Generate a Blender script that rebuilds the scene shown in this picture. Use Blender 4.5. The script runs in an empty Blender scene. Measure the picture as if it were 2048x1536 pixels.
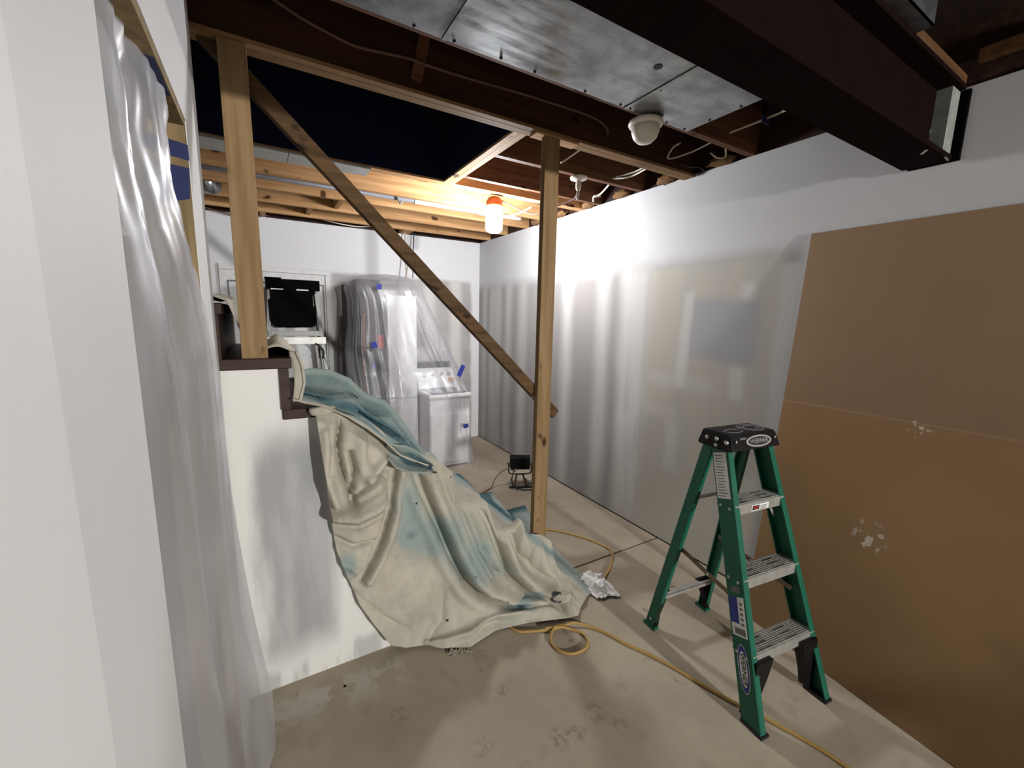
import bpy, bmesh, math, random
import numpy as np
from mathutils import Vector, Matrix, noise as mnoise

random.seed(7)
scene = bpy.context.scene
COL = scene.collection

# ------------------------------------------------------------------ camera
YAW, PITCH, ROLL, FPX, CAMH = 0.5376, 0.1576, 0.0217, 829.83, 1.624
f_ = Vector((math.sin(YAW)*math.cos(PITCH), math.cos(YAW)*math.cos(PITCH), -math.sin(PITCH)))
r_ = Vector((math.cos(YAW), -math.sin(YAW), 0)); u_ = r_.cross(f_)
r2 = r_*math.cos(ROLL) + u_*math.sin(ROLL); u2 = -r_*math.sin(ROLL) + u_*math.cos(ROLL)
cd = bpy.data.cameras.new('camera'); cam = bpy.data.objects.new('camera', cd); COL.objects.link(cam)
cam.matrix_world = Matrix(((r2.x, u2.x, -f_.x, 0), (r2.y, u2.y, -f_.y, 0), (r2.z, u2.z, -f_.z, CAMH), (0, 0, 0, 1)))
cd.sensor_fit = 'HORIZONTAL'; cd.sensor_width = 36; cd.lens = FPX/2048*36; cd.clip_start = 0.02
scene.camera = cam

# ------------------------------------------------------------------ light and exposure
scene.view_settings.view_transform = 'Standard'
scene.view_settings.look = 'None'
scene.view_settings.gamma = 1.0
scene.view_settings.use_curve_mapping = False
scene.view_settings.exposure = 0.12
w = bpy.data.worlds.new('world'); scene.world = w; w.use_nodes = True
w.node_tree.nodes['Background'].inputs[0].default_value = (0.6, 0.65, 0.75, 1)
w.node_tree.nodes['Background'].inputs[1].default_value = 0.004
BULB_STRENGTH = 320.0
ld = bpy.data.lights.new('work_lamp_behind', 'AREA'); ld.shape = 'DISK'; ld.size = 0.16
ld.energy = 300; ld.color = (1.0, 0.985, 0.95)
lo = bpy.data.objects.new('work_lamp_behind', ld); COL.objects.link(lo)
lo.location = (1.80, -4.60, 1.86)
lo.rotation_euler = Vector((-0.15, 1.0, -0.12)).to_track_quat('-Z', 'Y').to_euler()

# ------------------------------------------------------------------ dimensions
R, B, H, HB, YB = 2.461, 5.018, 2.567, 2.551, 1.872
TOP = 2.82                                   # underside of the subfloor
XL = -0.15                                   # face of the left wall
RUN, RISE, X0, Z0 = 0.215, 0.207, 0.073, 1.449

# ------------------------------------------------------------------ helpers
def lin(r, g, b):
    f = lambda v: (v/12.92 if v <= .04045 else ((v+.055)/1.055)**2.4)
    return (f(r/255), f(g/255), f(b/255), 1)

class X:
    """tiny expression wrapper over shader math nodes"""
    def __init__(s, nt, sock): s.nt, s.s = nt, sock
    def _op(s, op, o, rev=False):
        n = s.nt.nodes.new('ShaderNodeMath'); n.operation = op
        a, b = (o, s) if rev else (s, o)
        for i, v in enumerate((a, b)):
            if isinstance(v, X): s.nt.links.new(v.s, n.inputs[i])
            else: n.inputs[i].default_value = v
        return X(s.nt, n.outputs[0])
    def __add__(s, o): return s._op('ADD', o)
    def __radd__(s, o): return s._op('ADD', o)
    def __sub__(s, o): return s._op('SUBTRACT', o)
    def __rsub__(s, o): return s._op('SUBTRACT', o, True)
    def __mul__(s, o): return s._op('MULTIPLY', o)
    def __rmul__(s, o): return s._op('MULTIPLY', o)
    def max(s, o): return s._op('MAXIMUM', o)
    def min(s, o): return s._op('MINIMUM', o)
    def sm(s, lo, hi):
        n = s.nt.nodes.new('ShaderNodeMapRange'); n.interpolation_type = 'SMOOTHSTEP'
        s.nt.links.new(s.s, n.inputs['Value'])
        n.inputs['From Min'].default_value = lo; n.inputs['From Max'].default_value = hi
        return X(s.nt, n.outputs[0])
    def box(s, lo, hi, soft): return s.sm(lo-soft, lo+soft) * (1 - s.sm(hi-soft, hi+soft))

class Mat:
    def __init__(s, name, rough=.6, metal=0., spec=.4):
        s.m = bpy.data.materials.new(name); s.m.use_nodes = True
        s.nt = s.m.node_tree; s.b = s.nt.nodes['Principled BSDF']
        s.b.inputs['Roughness'].default_value = rough; s.b.inputs['Metallic'].default_value = metal
        s.b.inputs['Specular IOR Level'].default_value = spec
    def pos(s):
        g = s.nt.nodes.new('ShaderNodeNewGeometry'); sp = s.nt.nodes.new('ShaderNodeSeparateXYZ')
        s.nt.links.new(g.outputs['Position'], sp.inputs[0]); s.g = g
        return [X(s.nt, o) for o in sp.outputs]
    def noise(s, scale=(1, 1, 1), k=5., detail=3., rough=.55, obj=False):
        m = s.nt.nodes.new('ShaderNodeMapping'); m.inputs['Scale'].default_value = scale
        if obj:
            c = s.nt.nodes.new('ShaderNodeTexCoord'); s.nt.links.new(c.outputs['Object'], m.inputs[0])
        else:
            c = s.nt.nodes.new('ShaderNodeNewGeometry'); s.nt.links.new(c.outputs['Position'], m.inputs[0])
        n = s.nt.nodes.new('ShaderNodeTexNoise'); n.inputs['Scale'].default_value = k
        n.inputs['Detail'].default_value = detail; n.inputs['Roughness'].default_value = rough
        s.nt.links.new(m.outputs[0], n.inputs['Vector'])
        return X(s.nt, n.outputs['Fac'])
    def mix(s, fac, a, b):
        n = s.nt.nodes.new('ShaderNodeMix'); n.data_type = 'RGBA'
        for idx, v in ((0, fac), (6, a), (7, b)):
            if isinstance(v, X): s.nt.links.new(v.s, n.inputs[idx])
            elif hasattr(v, 'is_linked'): s.nt.links.new(v, n.inputs[idx])
            else: n.inputs[idx].default_value = v
        return n.outputs[2]
    def attr(s, name):
        n = s.nt.nodes.new('ShaderNodeAttribute'); n.attribute_name = name
        return X(s.nt, n.outputs['Fac'])
    def col(s, v):
        if isinstance(v, tuple): s.b.inputs['Base Color'].default_value = v
        else: s.nt.links.new(v, s.b.inputs['Base Color'])
        return s
    def bump(s, h, strength=.2, dist=.01):
        n = s.nt.nodes.new('ShaderNodeBump'); n.inputs['Strength'].default_value = strength
        n.inputs['Distance'].default_value = dist
        s.nt.links.new(h.s, n.inputs['Height']); s.nt.links.new(n.outputs[0], s.b.inputs['Normal'])
        return s
    def rough(s, v): s.nt.links.new(v.s, s.b.inputs['Roughness']); return s

def plain(name, rgb, rough=.5, metal=0., spec=.4, var=0.06, k=14.):
    m = Mat(name, rough, metal, spec); c = lin(*rgb)
    n = m.noise(k=k, obj=True)
    lo = tuple(max(0, x*(1-var*3)) for x in c[:3])+(1,); hi = tuple(min(1, x*(1+var*3)) for x in c[:3])+(1,)
    m.col(m.mix(n, lo, hi)); return m.m

def wood(name, axis, light, dark, knots=True, rough=.75):
    m = Mat(name, rough, spec=.2)
    sc = [9., 9., 9.]; sc[axis] = .55
    g = m.noise(tuple(sc), 3.2, 5., .6)
    c = m.mix(g.sm(.3, .72), lin(*dark), lin(*light))
    if knots:
        ks = [6., 6., 6.]; ks[axis] = 3.4
        kn = m.noise(tuple(ks), 2.3, 1.)
        c = m.mix(kn.sm(.68, .78), c, lin(dark[0]*.45, dark[1]*.4, dark[2]*.35))
    m.col(c); m.bump(g, .15, .004); return m.m

def mesh(name, verts, faces, mat=None, parent=None, smooth=False, recalc=True):
    me = bpy.data.meshes.new(name); me.from_pydata([tuple(v) for v in verts], [], faces); me.update()
    return finish(name, me, mat, parent, smooth, recalc)

def finish(name, me, mat, parent, smooth, recalc=True):
    if recalc:
        bm = bmesh.new(); bm.from_mesh(me); bmesh.ops.recalc_face_normals(bm, faces=bm.faces); bm.to_mesh(me); bm.free()
    if smooth: me.polygons.foreach_set('use_smooth', [True]*len(me.polygons))
    if mat: me.materials.append(mat)
    o = bpy.data.objects.new(name, me); COL.objects.link(o)
    if parent is not None: o.parent = parent
    elif len(me.vertices):                     # origin at the base of a free-standing piece
        co = np.empty(len(me.vertices)*3); me.vertices.foreach_get('co', co); co = co.reshape(-1, 3)
        lo_, hi_ = co.min(0), co.max(0); org = Vector(((lo_[0]+hi_[0])/2, (lo_[1]+hi_[1])/2, lo_[2]))
        me.transform(Matrix.Translation(-org)); o.location = org
    return o

class MB:
    def __init__(s): s.v, s.f = [], []
    def add(s, vs, fs):
        n = len(s.v); s.v += [tuple(v) for v in vs]; s.f += [tuple(i+n for i in f) for f in fs]; return s
    def box(s, x0, x1, y0, y1, z0, z1):
        return s.add([(x0,y0,z0),(x1,y0,z0),(x1,y1,z0),(x0,y1,z0),(x0,y0,z1),(x1,y0,z1),(x1,y1,z1),(x0,y1,z1)],
                     [(0,3,2,1),(4,5,6,7),(0,1,5,4),(1,2,6,5),(2,3,7,6),(3,0,4,7)])
    def shear(s, c0, c1, hx, hy):              # box with horizontal ends at two heights
        vs = [(c[0]+a*hx, c[1]+b*hy, c[2]) for c in (c0, c1) for a, b in ((-1,-1),(1,-1),(1,1),(-1,1))]
        return s.add(vs, [(0,3,2,1),(4,5,6,7),(0,1,5,4),(1,2,6,5),(2,3,7,6),(3,0,4,7)])
    def bar(s, p0, p1, w, d, up=(0, 0, 1)):    # oriented box, w along side, d along up
        p0, p1 = Vector(p0), Vector(p1); t = (p1-p0).normalized(); a = t.cross(Vector(up)).normalized(); b = a.cross(t)
        vs = [p + a*(i*w/2) + b*(j*d/2) for p in (p0, p1) for i, j in ((-1,-1),(1,-1),(1,1),(-1,1))]
        return s.add(vs, [(0,3,2,1),(4,5,6,7),(0,1,5,4),(1,2,6,5),(2,3,7,6),(3,0,4,7)])
    def prism(s, poly, axis, a0, a1):          # polygon in the two other axes, extruded along axis
        n = len(poly)
        def pt(p, a): q = list(p); q.insert(axis, a); return tuple(q)
        vs = [pt(p, a0) for p in poly] + [pt(p, a1) for p in poly]
        fs = [tuple(range(n))[::-1], tuple(range(n, 2*n))] + [(i, (i+1) % n, n+(i+1) % n, n+i) for i in range(n)]
        return s.add(vs, fs)
    def tube(s, pts, r, n=8, closed=False, sub=4):
        pts = smooth_path(pts, sub, closed); m = len(pts); rings = []
        up = Vector((.13, .21, .97))
        for i, p in enumerate(pts):
            t = (pts[(i+1) % m]-pts[i-1]) if closed else (pts[min(i+1, m-1)]-pts[max(i-1, 0)])
            if t.length < 1e-9: t = Vector((0, 0, 1))
            t.normalize(); a = t.cross(up)
            if a.length < .05: a = t.cross(Vector((1, 0, 0)))
            a.normalize(); b = t.cross(a); rr = r[i*len(r)//m] if isinstance(r, (list, tuple)) else r
            rings.append([p + a*(rr*math.cos(k*2*math.pi/n)) + b*(rr*math.sin(k*2*math.pi/n)) for k in range(n)])
        vs = [v for g in rings for v in g]; fs = []
        for i in range(m if closed else m-1):
            j = (i+1) % m
            for k in range(n): fs.append((i*n+k, i*n+(k+1) % n, j*n+(k+1) % n, j*n+k))
        if not closed: fs += [tuple(range(n))[::-1], tuple((m-1)*n+k for k in range(n))]
        return s.add(vs, fs)
    def lathe(s, prof, c, n=28, axis=2):       # prof: (radius, height)
        vs, fs = [], []
        for r, h in prof:
            for k in range(n):
                a = 2*math.pi*k/n; q = [r*math.cos(a), r*math.sin(a)]; q.insert(axis, h)
                vs.append((c[0]+q[0], c[1]+q[1], c[2]+q[2]))
        for i in range(len(prof)-1):
            for k in range(n): fs.append((i*n+k, i*n+(k+1) % n, (i+1)*n+(k+1) % n, (i+1)*n+k))
        fs += [tuple(range(n))[::-1], tuple((len(prof)-1)*n+k for k in range(n))]
        return s.add(vs, fs)
    def obj(s, name, mat=None, parent=None, smooth=False, bevel=0.):
        o = mesh(name, s.v, s.f, mat, parent, smooth)
        if bevel:
            md = o.modifiers.new('bevel', 'BEVEL'); md.width = bevel; md.segments = 2; md.limit_method = 'ANGLE'
        return o

def smooth_path(pts, sub, closed=False):
    P = [Vector(p) for p in pts]; n = len(P)
    if n < 3 or sub < 2: return P
    out = []
    for i in range(n if closed else n-1):
        g = lambda k: P[k % n] if closed else P[min(max(k, 0), n-1)]
        a, b, c, d = g(i-1), g(i), g(i+1), g(i+2)
        for j in range(sub):
            t = j/sub
            out.append(.5*((2*b) + (c-a)*t + (2*a-5*b+4*c-d)*t*t + (3*b-a-3*c+d)*t**3))
    if not closed: out.append(P[-1])
    return out

def tag(o, label=None, cat=None, group=None, kind=None):
    if label: o['label'] = label
    if cat: o['category'] = cat
    if group: o['group'] = group
    if kind: o['kind'] = kind
    return o

def empty(name, loc, rz=0., label=None, cat=None, group=None, kind=None):
    o = bpy.data.objects.new(name, None); COL.objects.link(o); o.empty_display_size = .05
    o.location = loc; o.rotation_euler = (0, 0, rz); return tag(o, label, cat, group, kind)

def grid(name, P, mat, parent=None, smooth=True, attrs=None):   # P: (m, n, 3)
    m, n = P.shape[:2]; me = bpy.data.meshes.new(name)
    idx = np.arange(m*n).reshape(m, n)
    F = np.stack([idx[:-1, :-1], idx[:-1, 1:], idx[1:, 1:], idx[1:, :-1]], -1).reshape(-1, 4)
    me.from_pydata(P.reshape(-1, 3).tolist(), [], F.tolist()); me.update()
    for k, v in (attrs or {}).items():
        a = me.attributes.new(k, 'FLOAT', 'POINT'); a.data.foreach_set('value', np.clip(v, 0, 1).astype(np.float32).ravel())
    return finish(name, me, mat, parent, smooth, recalc=False)

def text(name, s, size, mat, parent, M, thick=.0006, xs=1.):
    cu = bpy.data.curves.new('t', 'FONT'); cu.body = s; cu.size = size; cu.align_x = 'CENTER'; cu.align_y = 'CENTER'; cu.extrude = thick
    t = bpy.data.objects.new('t', cu); COL.objects.link(t)
    me = bpy.data.meshes.new_from_object(t.evaluated_get(bpy.context.evaluated_depsgraph_get()))
    bpy.data.objects.remove(t); bpy.data.curves.remove(cu)
    me.transform(Matrix.Diagonal((xs, 1, 1, 1))); me.transform(M); me.materials.clear(); me.materials.append(mat)
    o = bpy.data.objects.new(name, me); COL.objects.link(o); o.parent = parent; return o

def nz(p, s=1., o=0.): return mnoise.noise(Vector((p[0]*s+o, p[1]*s-o*1.7, p[2]*s+o*.6)))

# ------------------------------------------------------------------ materials
# painted and mudded drywall; the mud, primer and bare board are where the taper left them
def wall_right_mat():
    m = Mat('drywall_mudded', .62, spec=.35); x, y, z = m.pos()
    n = m.noise((1, 1.3, .6), 2.2, 4.); n2 = m.noise((1, 5, .5), 1.6, 3.)
    yy = y + (n-.5)*.12; zz = z + (n-.5)*.10
    white, mud, board, olive, blue = lin(196, 196, 198), lin(196, 195, 192), lin(150, 147, 146), lin(174, 171, 162), lin(160, 161, 163)
    # bare board zone with vertical mud bands
    zone = (1 - zz.sm(1.93, 2.10)) * y.sm(1.14, 1.20)
    bands = None
    for c, wd, a in ((4.86, .06, .9), (4.58, .16, .8), (4.25, .07, .75), (3.93, .08, .7), (3.50, .10, .5), (3.14, .07, .9), (2.66, .07, .8), (2.31, .14, 1.)):
        b = yy.box(c-wd, c+wd, .075) * a
        bands = b if bands is None else bands.max(b)
    lowfade = z.sm(-.1, .35)*.45 + .55
    bands = bands * lowfade * (n2.sm(.22, .52)*.5+.5)
    c = m.mix(zone, white, m.mix(n.sm(.3, .7), board, lin(150, 147, 145)))
    ol = yy.box(1.25, 2.17, .035) * zz.box(-.3, 2.0, .035)
    c = m.mix(ol, c, m.mix(n2.sm(.3, .7), olive, lin(180, 176, 166)))
    c = m.mix(bands * zone, c, mud)
    c = m.mix(yy.box(1.35, 1.82, .04)*zz.box(1.37, 1.77, .04), c, blue)
    for (y0, y1, z0, z1, s, a) in ((1.80, 1.88, 1.16, 1.83, .025, .85), (1.41, 1.50, 1.16, 1.35, .03, .9), (1.40, 1.48, 1.76, 1.86, .035, .9),
                                   (1.60, 2.12, 1.17, 1.24, .05, .55), (1.85, 2.14, .94, 1.02, .05, .45), (1.83, 1.93, .55, .92, .04, .6), (1.16, 1.26, .9, 1.95, .03, .8)):
        c = m.mix(yy.box(y0, y1, s)*zz.box(z0, z1, s)*a, c, mud)
    m.col(c); m.bump(m.noise(k=40., detail=2.), .04, .004); return m.m

def wall_back_mat():
    m = Mat('drywall_back', .62, spec=.35); x, y, z = m.pos(); n = m.noise((1, 1, .8), 2.4, 4.)
    xx = x + (n-.5)*.08; zz = z + (n-.5)*.1
    zone = xx.box(.66, 2.34, .03)*(1-zz.sm(2.04, 2.10))
    c = m.mix(zone, lin(208, 208, 211), m.mix(n.sm(.3, .7), lin(150, 148, 148), lin(168, 166, 165)))
    for a, b in ((1.72, 1.86), (2.05, 2.2)): c = m.mix(xx.box(a, b, .05)*zone*.7, c, lin(205, 203, 200))
    m.col(c); return m.m

def wall_white_mat(name, rgb, mudspec=None):
    m = Mat(name, .6, spec=.35); x, y, z = m.pos(); n = m.noise((2.2, 2.2, .8), 2.6, 4.)
    c = m.mix(n, lin(*[v*.96 for v in rgb]), lin(*rgb))
    if mudspec:
        n2 = m.noise((6, 6, 1.2), 2., 3.); xx = x+(n2-.5)*.12; zz = z+(n-.5)*.16
        c = m.mix(xx.box(-.07, .20, .05)*zz.box(.16, 1.12, .10)*(n2.sm(.2, .6)*.3+.7), c, lin(150, 150, 150))
        c = m.mix(zz.box(-.2, .09, .03)*n2.sm(.45, .62)*.6, c, lin(150, 148, 144))
    m.col(c); m.bump(m.noise(k=60., detail=2.), .04, .003); return m.m

def concrete_mat():
    m = Mat('concrete', .85, spec=.25); x, y, z = m.pos()
    n1 = m.noise(k=1.3, detail=5., rough=.6); n2 = m.noise(k=9., detail=4.); n3 = m.noise(k=70., detail=2.)
    c = m.mix(n1.sm(.3, .7), lin(150, 138, 121), lin(172, 161, 143))
    c = m.mix(n2.sm(.55, .75)*.35, c, lin(128, 117, 103))
    # scuffs, trowel marks and plaster dust of their own shape
    n4 = m.noise((3, 1.4, 1), 3.1, 4., .7)
    c = m.mix(n4.sm(.66, .72)*.55, c, lin(92, 88, 76))
    c = m.mix((1-(y+(n2-.5)*.14).sm(1.72, 1.86))*(1-x.sm(.42, .5))*y.sm(1.55, 1.8)*n2.sm(.42, .55)*.7, c, lin(190, 188, 180))
    n6 = m.noise((1.6, 1, 1), 26., 4., .7)
    for sx, sy, r, a in ((.808, 1.38, .035, .8), (1.093, 1.097, .06, .6), (.90, 1.08, .06, .75), (.97, 1.06, .05, .7), (.383, 1.485, .05, .6), (1.145, 1.005, .05, .5), (.80, 1.60, .05, .35), (.62, 1.20, .06, .4)):
        d = (x-sx)*(x-sx) + (y-sy)*(y-sy)
        c = m.mix((1-d.sm(r*r*.15, r*r))*n6.sm(.44, .60)*(a*.6), c, lin(74, 71, 60))
    d = (x-.21)*(x-.21)+(y-1.739)*(y-1.739); c = m.mix(1-d.sm(.00003, .00008), c, lin(14, 13, 12))
    m.col(c); m.bump(n2*.7+n3*.3, .12, .006); return m.m

def galv_mat():
    m = Mat('galvanised_sheet', .30, .92, .5); n = m.noise((1, 1, 1), 7., 4., .65); n2 = m.noise((1.2, 6, 1), 4., 3.)
    m.col(m.mix(n.sm(.3, .7), lin(118, 121, 123), lin(160, 163, 165)))
    m.rough(n2.sm(.3, .75)*.22+.24); return m.m

def film_mat(name, body, tint=(225, 226, 230), rough=.22, gloss=.22):
    m = bpy.data.materials.new(name); m.use_nodes = True; nt = m.node_tree; nt.nodes.clear()
    N = nt.nodes.new; out = N('ShaderNodeOutputMaterial'); tr = N('ShaderNodeBsdfTransparent'); tr.inputs[0].default_value = (.97, .97, .98, 1)
    df = N('ShaderNodeBsdfDiffuse'); df.inputs[0].default_value = lin(*tint); tl = N('ShaderNodeBsdfTranslucent'); tl.inputs[0].default_value = lin(*tint)
    gl = N('ShaderNodeBsdfGlossy'); gl.inputs[0].default_value = (.9, .9, .92, 1); gl.inputs['Roughness'].default_value = rough
    a = N('ShaderNodeMixShader'); a.inputs[0].default_value = .4; b = N('ShaderNodeMixShader'); c = N('ShaderNodeMixShader')
    nt.links.new(df.outputs[0], a.inputs[1]); nt.links.new(tl.outputs[0], a.inputs[2])
    tc = N('ShaderNodeTexCoord'); mp = N('ShaderNodeMapping'); mp.inputs['Scale'].default_value = (3, 3, .35); ns = N('ShaderNodeTexNoise'); ns.inputs['Scale'].default_value = 3; ns.inputs['Detail'].default_value = 1.5
    nt.links.new(tc.outputs['Object'], mp.inputs[0]); nt.links.new(mp.outputs[0], ns.inputs['Vector'])
    mr = N('ShaderNodeMapRange'); mr.inputs['From Min'].default_value = .3; mr.inputs['From Max'].default_value = .7
    mr.inputs['To Min'].default_value = body*.82; mr.inputs['To Max'].default_value = min(1, body*1.2)
    nt.links.new(ns.outputs['Fac'], mr.inputs['Value'])
    nt.links.new(mr.outputs[0], b.inputs[0]); nt.links.new(tr.outputs[0], b.inputs[1]); nt.links.new(a.outputs[0], b.inputs[2])
    fr = N('ShaderNodeFresnel'); fr.inputs[0].default_value = 1.45; ad = N('ShaderNodeMath'); ad.operation = 'MULTIPLY_ADD'; ad.inputs[1].default_value = gloss; ad.inputs[2].default_value = gloss*.3
    nt.links.new(fr.outputs[0], ad.inputs[0]); nt.links.new(ad.outputs[0], c.inputs[0])
    nt.links.new(b.outputs[0], c.inputs[1]); nt.links.new(gl.outputs[0], c.inputs[2]); nt.links.new(c.outputs[0], out.inputs[0])
    return m

def cloth_mat(name):
    m = Mat(name, .9, spec=.12); d = m.attr('dye'); s = m.attr('stain'); n = m.noise(k=6., detail=5., rough=.65); n2 = m.noise(k=26., detail=3.)
    cream = m.mix(n.sm(.3, .7), lin(162, 156, 142), lin(180, 174, 160))
    dd = d + (n-.5)*.55*d
    c = m.mix(dd.sm(.06, .55), cream, lin(136, 148, 144))
    c = m.mix(dd.sm(.68, 1.05), c, lin(58, 86, 94))
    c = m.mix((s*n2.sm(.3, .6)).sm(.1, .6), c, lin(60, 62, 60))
    n5 = m.noise((1, 1, .7), 11., 6., .7); m.col(c); m.bump(n5*.75+n2*.25, .55, .014); return m.m

M_WR, M_WB = wall_right_mat(), wall_back_mat()
M_WL = wall_white_mat('painted_drywall', (210, 210, 210)); M_WS = wall_white_mat('stair_drywall', (216, 215, 210), True)
M_CON, M_GALV = concrete_mat(), galv_mat(); M_DIM = plain('bare_concrete_wall', (96, 94, 90), .9, 0, .1)
WX = wood('framing_x', 0, (200, 158, 112), (166, 124, 82)); WXD = wood('trimmer_wood_shaded', 0, (66, 40, 24), (44, 26, 15)); WXR = wood('tail_joist_shaded', 0, (118, 80, 56), (88, 57, 40)); WY = wood('framing_y', 1, (205, 165, 115), (165, 120, 78))  # WXD and WXR carry painted shade for unlit faces, WX paler as bulb-lit
WXT = wood('strip_tan', 0, (150, 118, 80), (116, 88, 58)); WXD2 = wood('dark_strip_wood', 0, (92, 62, 34), (66, 42, 22)); WZ = wood('stud_z', 2, (144, 119, 86), (120, 96, 64)); WR = wood('rail_wood', 0, (96, 72, 46), (66, 48, 29))  # WXD2 is a darker brown for the nailer and ledger
M_BROWN = wood('dark_stain', 0, (62, 42, 34), (40, 26, 22), False, .5)
M_BARE = wood('bare_jamb', 2, (150, 128, 92), (116, 98, 70), False)
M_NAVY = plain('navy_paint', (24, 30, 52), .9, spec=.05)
M_RED = plain('red_oxide_steel', (17, 7, 6), .9, 0, .04, .1, 9.)
M_BLACK = plain('black_plastic', (9, 8, 10), .5, 0, .22, .08)
M_BLACKR = plain('black_rubber', (30, 29, 31), .6)
M_ALU = plain('scuffed_aluminium', (176, 174, 168), .45, .65, .5, .12, 22.)
M_GREY = plain('grey_metal', (118, 118, 116), .45, .6)
M_GREEN = plain('green_fiberglass', (5, 84, 64), .42, 0, .45, .06, 8.)
M_WHITE = plain('white_enamel', (206, 206, 206), .6); M_WHITEP = plain('white_plastic', (216, 212, 200), .4)
M_CORD = plain('yellow_cord', (164, 132, 74), .5); M_CABLE = plain('cream_cable', (176, 160, 140), .5); M_CABLEW = plain('white_cable', (214, 208, 196), .5)
M_CABLEP = plain('brown_cable', (104, 74, 60), .6)
M_TAPE = plain('blue_tape', (34, 44, 130), .7); M_TAPED = plain('navy_tape', (30, 38, 84), .7)
M_CLOTH = cloth_mat('canvas_drop_cloth'); M_RAG = plain('white_rag', (236, 235, 231), .9, 0, .1)
M_FILM = film_mat('clear_film', .58, (214, 214, 219), .34, .24); M_FILM2 = film_mat('hazy_film', .21, (236, 234, 238), .34, .12)
M_BLUE = plain('print_blue', (38, 52, 128), .5); M_LAB = plain('label_white', (212, 212, 208), .5); M_INK = plain('print_black', (30, 30, 32), .6)
M_REDL = plain('print_red', (130, 30, 34), .5); M_PIPE = plain('grey_pipe', (104, 104, 110), .5); M_ORANGE = plain('orange_cap', (206, 112, 62), .5)
M_DRY = plain('raw_drywall', (178, 178, 174), .8); M_NAIL = plain('steel_nail', (190, 188, 184), .35, .8)

# ------------------------------------------------------------------ floor
floor = empty('floor', (0, 0, 0), kind='structure')
MB().box(-2.6, R+.2, -6.2, B+.2, -.10, -.03).obj('slab_base', M_CON, floor)
MB().box(-2.6, R+.2, -6.2, 1.935, -.05, 0).obj('slab', M_CON, floor)
MB().box(-2.6, R+.2, 1.949, B+.2, -.05, 0).obj('slab', M_CON, floor)

# ------------------------------------------------------------------ walls
tag(MB().box(R, R+.12, -6.2, B+.12, .014, H).obj('wall_right', M_WR), kind='structure')
tag(MB().box(R+.012, R+.12, -6.2, B+.12, 0, .0139).obj('wall_right_sill', M_BROWN), kind='structure')  # recessed dark bottom plate, added to back the gap under the wall
tag(MB().box(R+.02, R+.24, -6.2, B+.12, H, TOP+.1).obj('wall_rim', M_BROWN), kind='structure')
tag(MB().box(-1.9, R, B, B+.12, 0, H).obj('wall_back', M_WB), kind='structure')
tag(MB().box(-1.9, R+.1, B+.04, B+.2, H, TOP).obj('wall_rim_back', M_BROWN), kind='structure')
tag(MB().box(-2.6, R, -6.3, -6.2, 0, TOP).obj('wall_front', M_DIM), kind='structure')
wl = empty('wall_left', (XL, .6, 0), kind='structure')
def child(mb, name, mat, par, **k):
    o = mb.obj(name, mat, par, **k); o.matrix_parent_inverse = Matrix.Translation(-par.location); return o
child(MB().box(XL-.115, XL, .476, .737, 0, TOP), 'pier', M_WL, wl)
child(MB().prism([(XL+.003, .4755), (XL-.115, .4755), (XL-.165, .05), (XL-.045, .05)], 2, 0, TOP), 'pier_return', M_WL, wl)
child(MB().box(-2.6, XL-.115, .59, .70, 0, TOP), 'wall_return', M_WL, wl)
child(MB().box(XL-.115, XL, .737, 1.525, 2.138, TOP), 'header', M_WL, wl)
child(MB().box(XL-.115, XL, 1.525, 1.845, 0, TOP), 'jamb_wall', M_WL, wl)
child(MB().box(XL-.116, XL-.002, .737, 1.525, 2.118, 2.138), 'head_jamb', M_BARE, wl)
child(MB().box(XL-.116, XL-.002, 1.503, 1.525, 0, 2.118), 'side_jamb', M_BARE, wl)
child(MB().box(XL-.116, XL-.05, .7372, .757, 0, 2.118), 'side_jamb', M_BARE, wl)
tag(MB().box(-1.75, -1.65, .59, B, 0, TOP).obj('wall_side_room', M_WL), kind='structure')
tag(MB().box(-2.7, -2.6, -6.3, .6, 0, TOP).obj('wall_far_left', M_DIM), kind='structure')

# stair wall: white board under the treads
poly = [(-.16, 0)]
for i in range(6, -2, -1):
    xi, zi = X0+RUN*i, Z0-RISE*i
    if i == 6: poly += [(xi-.03, 0), (xi-.03, zi-.04)]
    else: poly += [(xi-.03, zi-RISE-.04), (xi-.03, zi-.04)]
poly = [p for p in poly if p[0] > -.17] + [(-.16, Z0-.042)]
tag(MB().prism(poly, 1, YB, YB+.09).obj('wall_stairs', M_WS), kind='structure')
st = empty('staircase', (.6, 2.3, 0), label='dark brown wooden staircase climbing left above the white stair wall', cat='staircase')
for i in range(-6, 7):
    xi, zi = X0+RUN*i, Z0-RISE*i
    child(MB().box(xi-RUN-.03, xi+.012, YB-.016, 2.80, zi-.042, zi), 'tread', M_BROWN, st, bevel=.004)
    child(MB().box(xi-.034, xi, YB-.014, 2.80, max(0.002, zi-RISE), zi-.042), 'riser', M_BROWN, st)
child(MB().prism([(X0-RUN*7, 0), (X0+RUN*6-.04, 0)] + [q for i in range(6, -7, -1) for q in ((X0+RUN*i-.036, Z0-RISE*i-.044-RISE if i < 6 else .001), (X0+RUN*i-.036, Z0-RISE*i-.044))], 1, 2.70, 2.79), 'stringer', M_BROWN, st)

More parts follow.
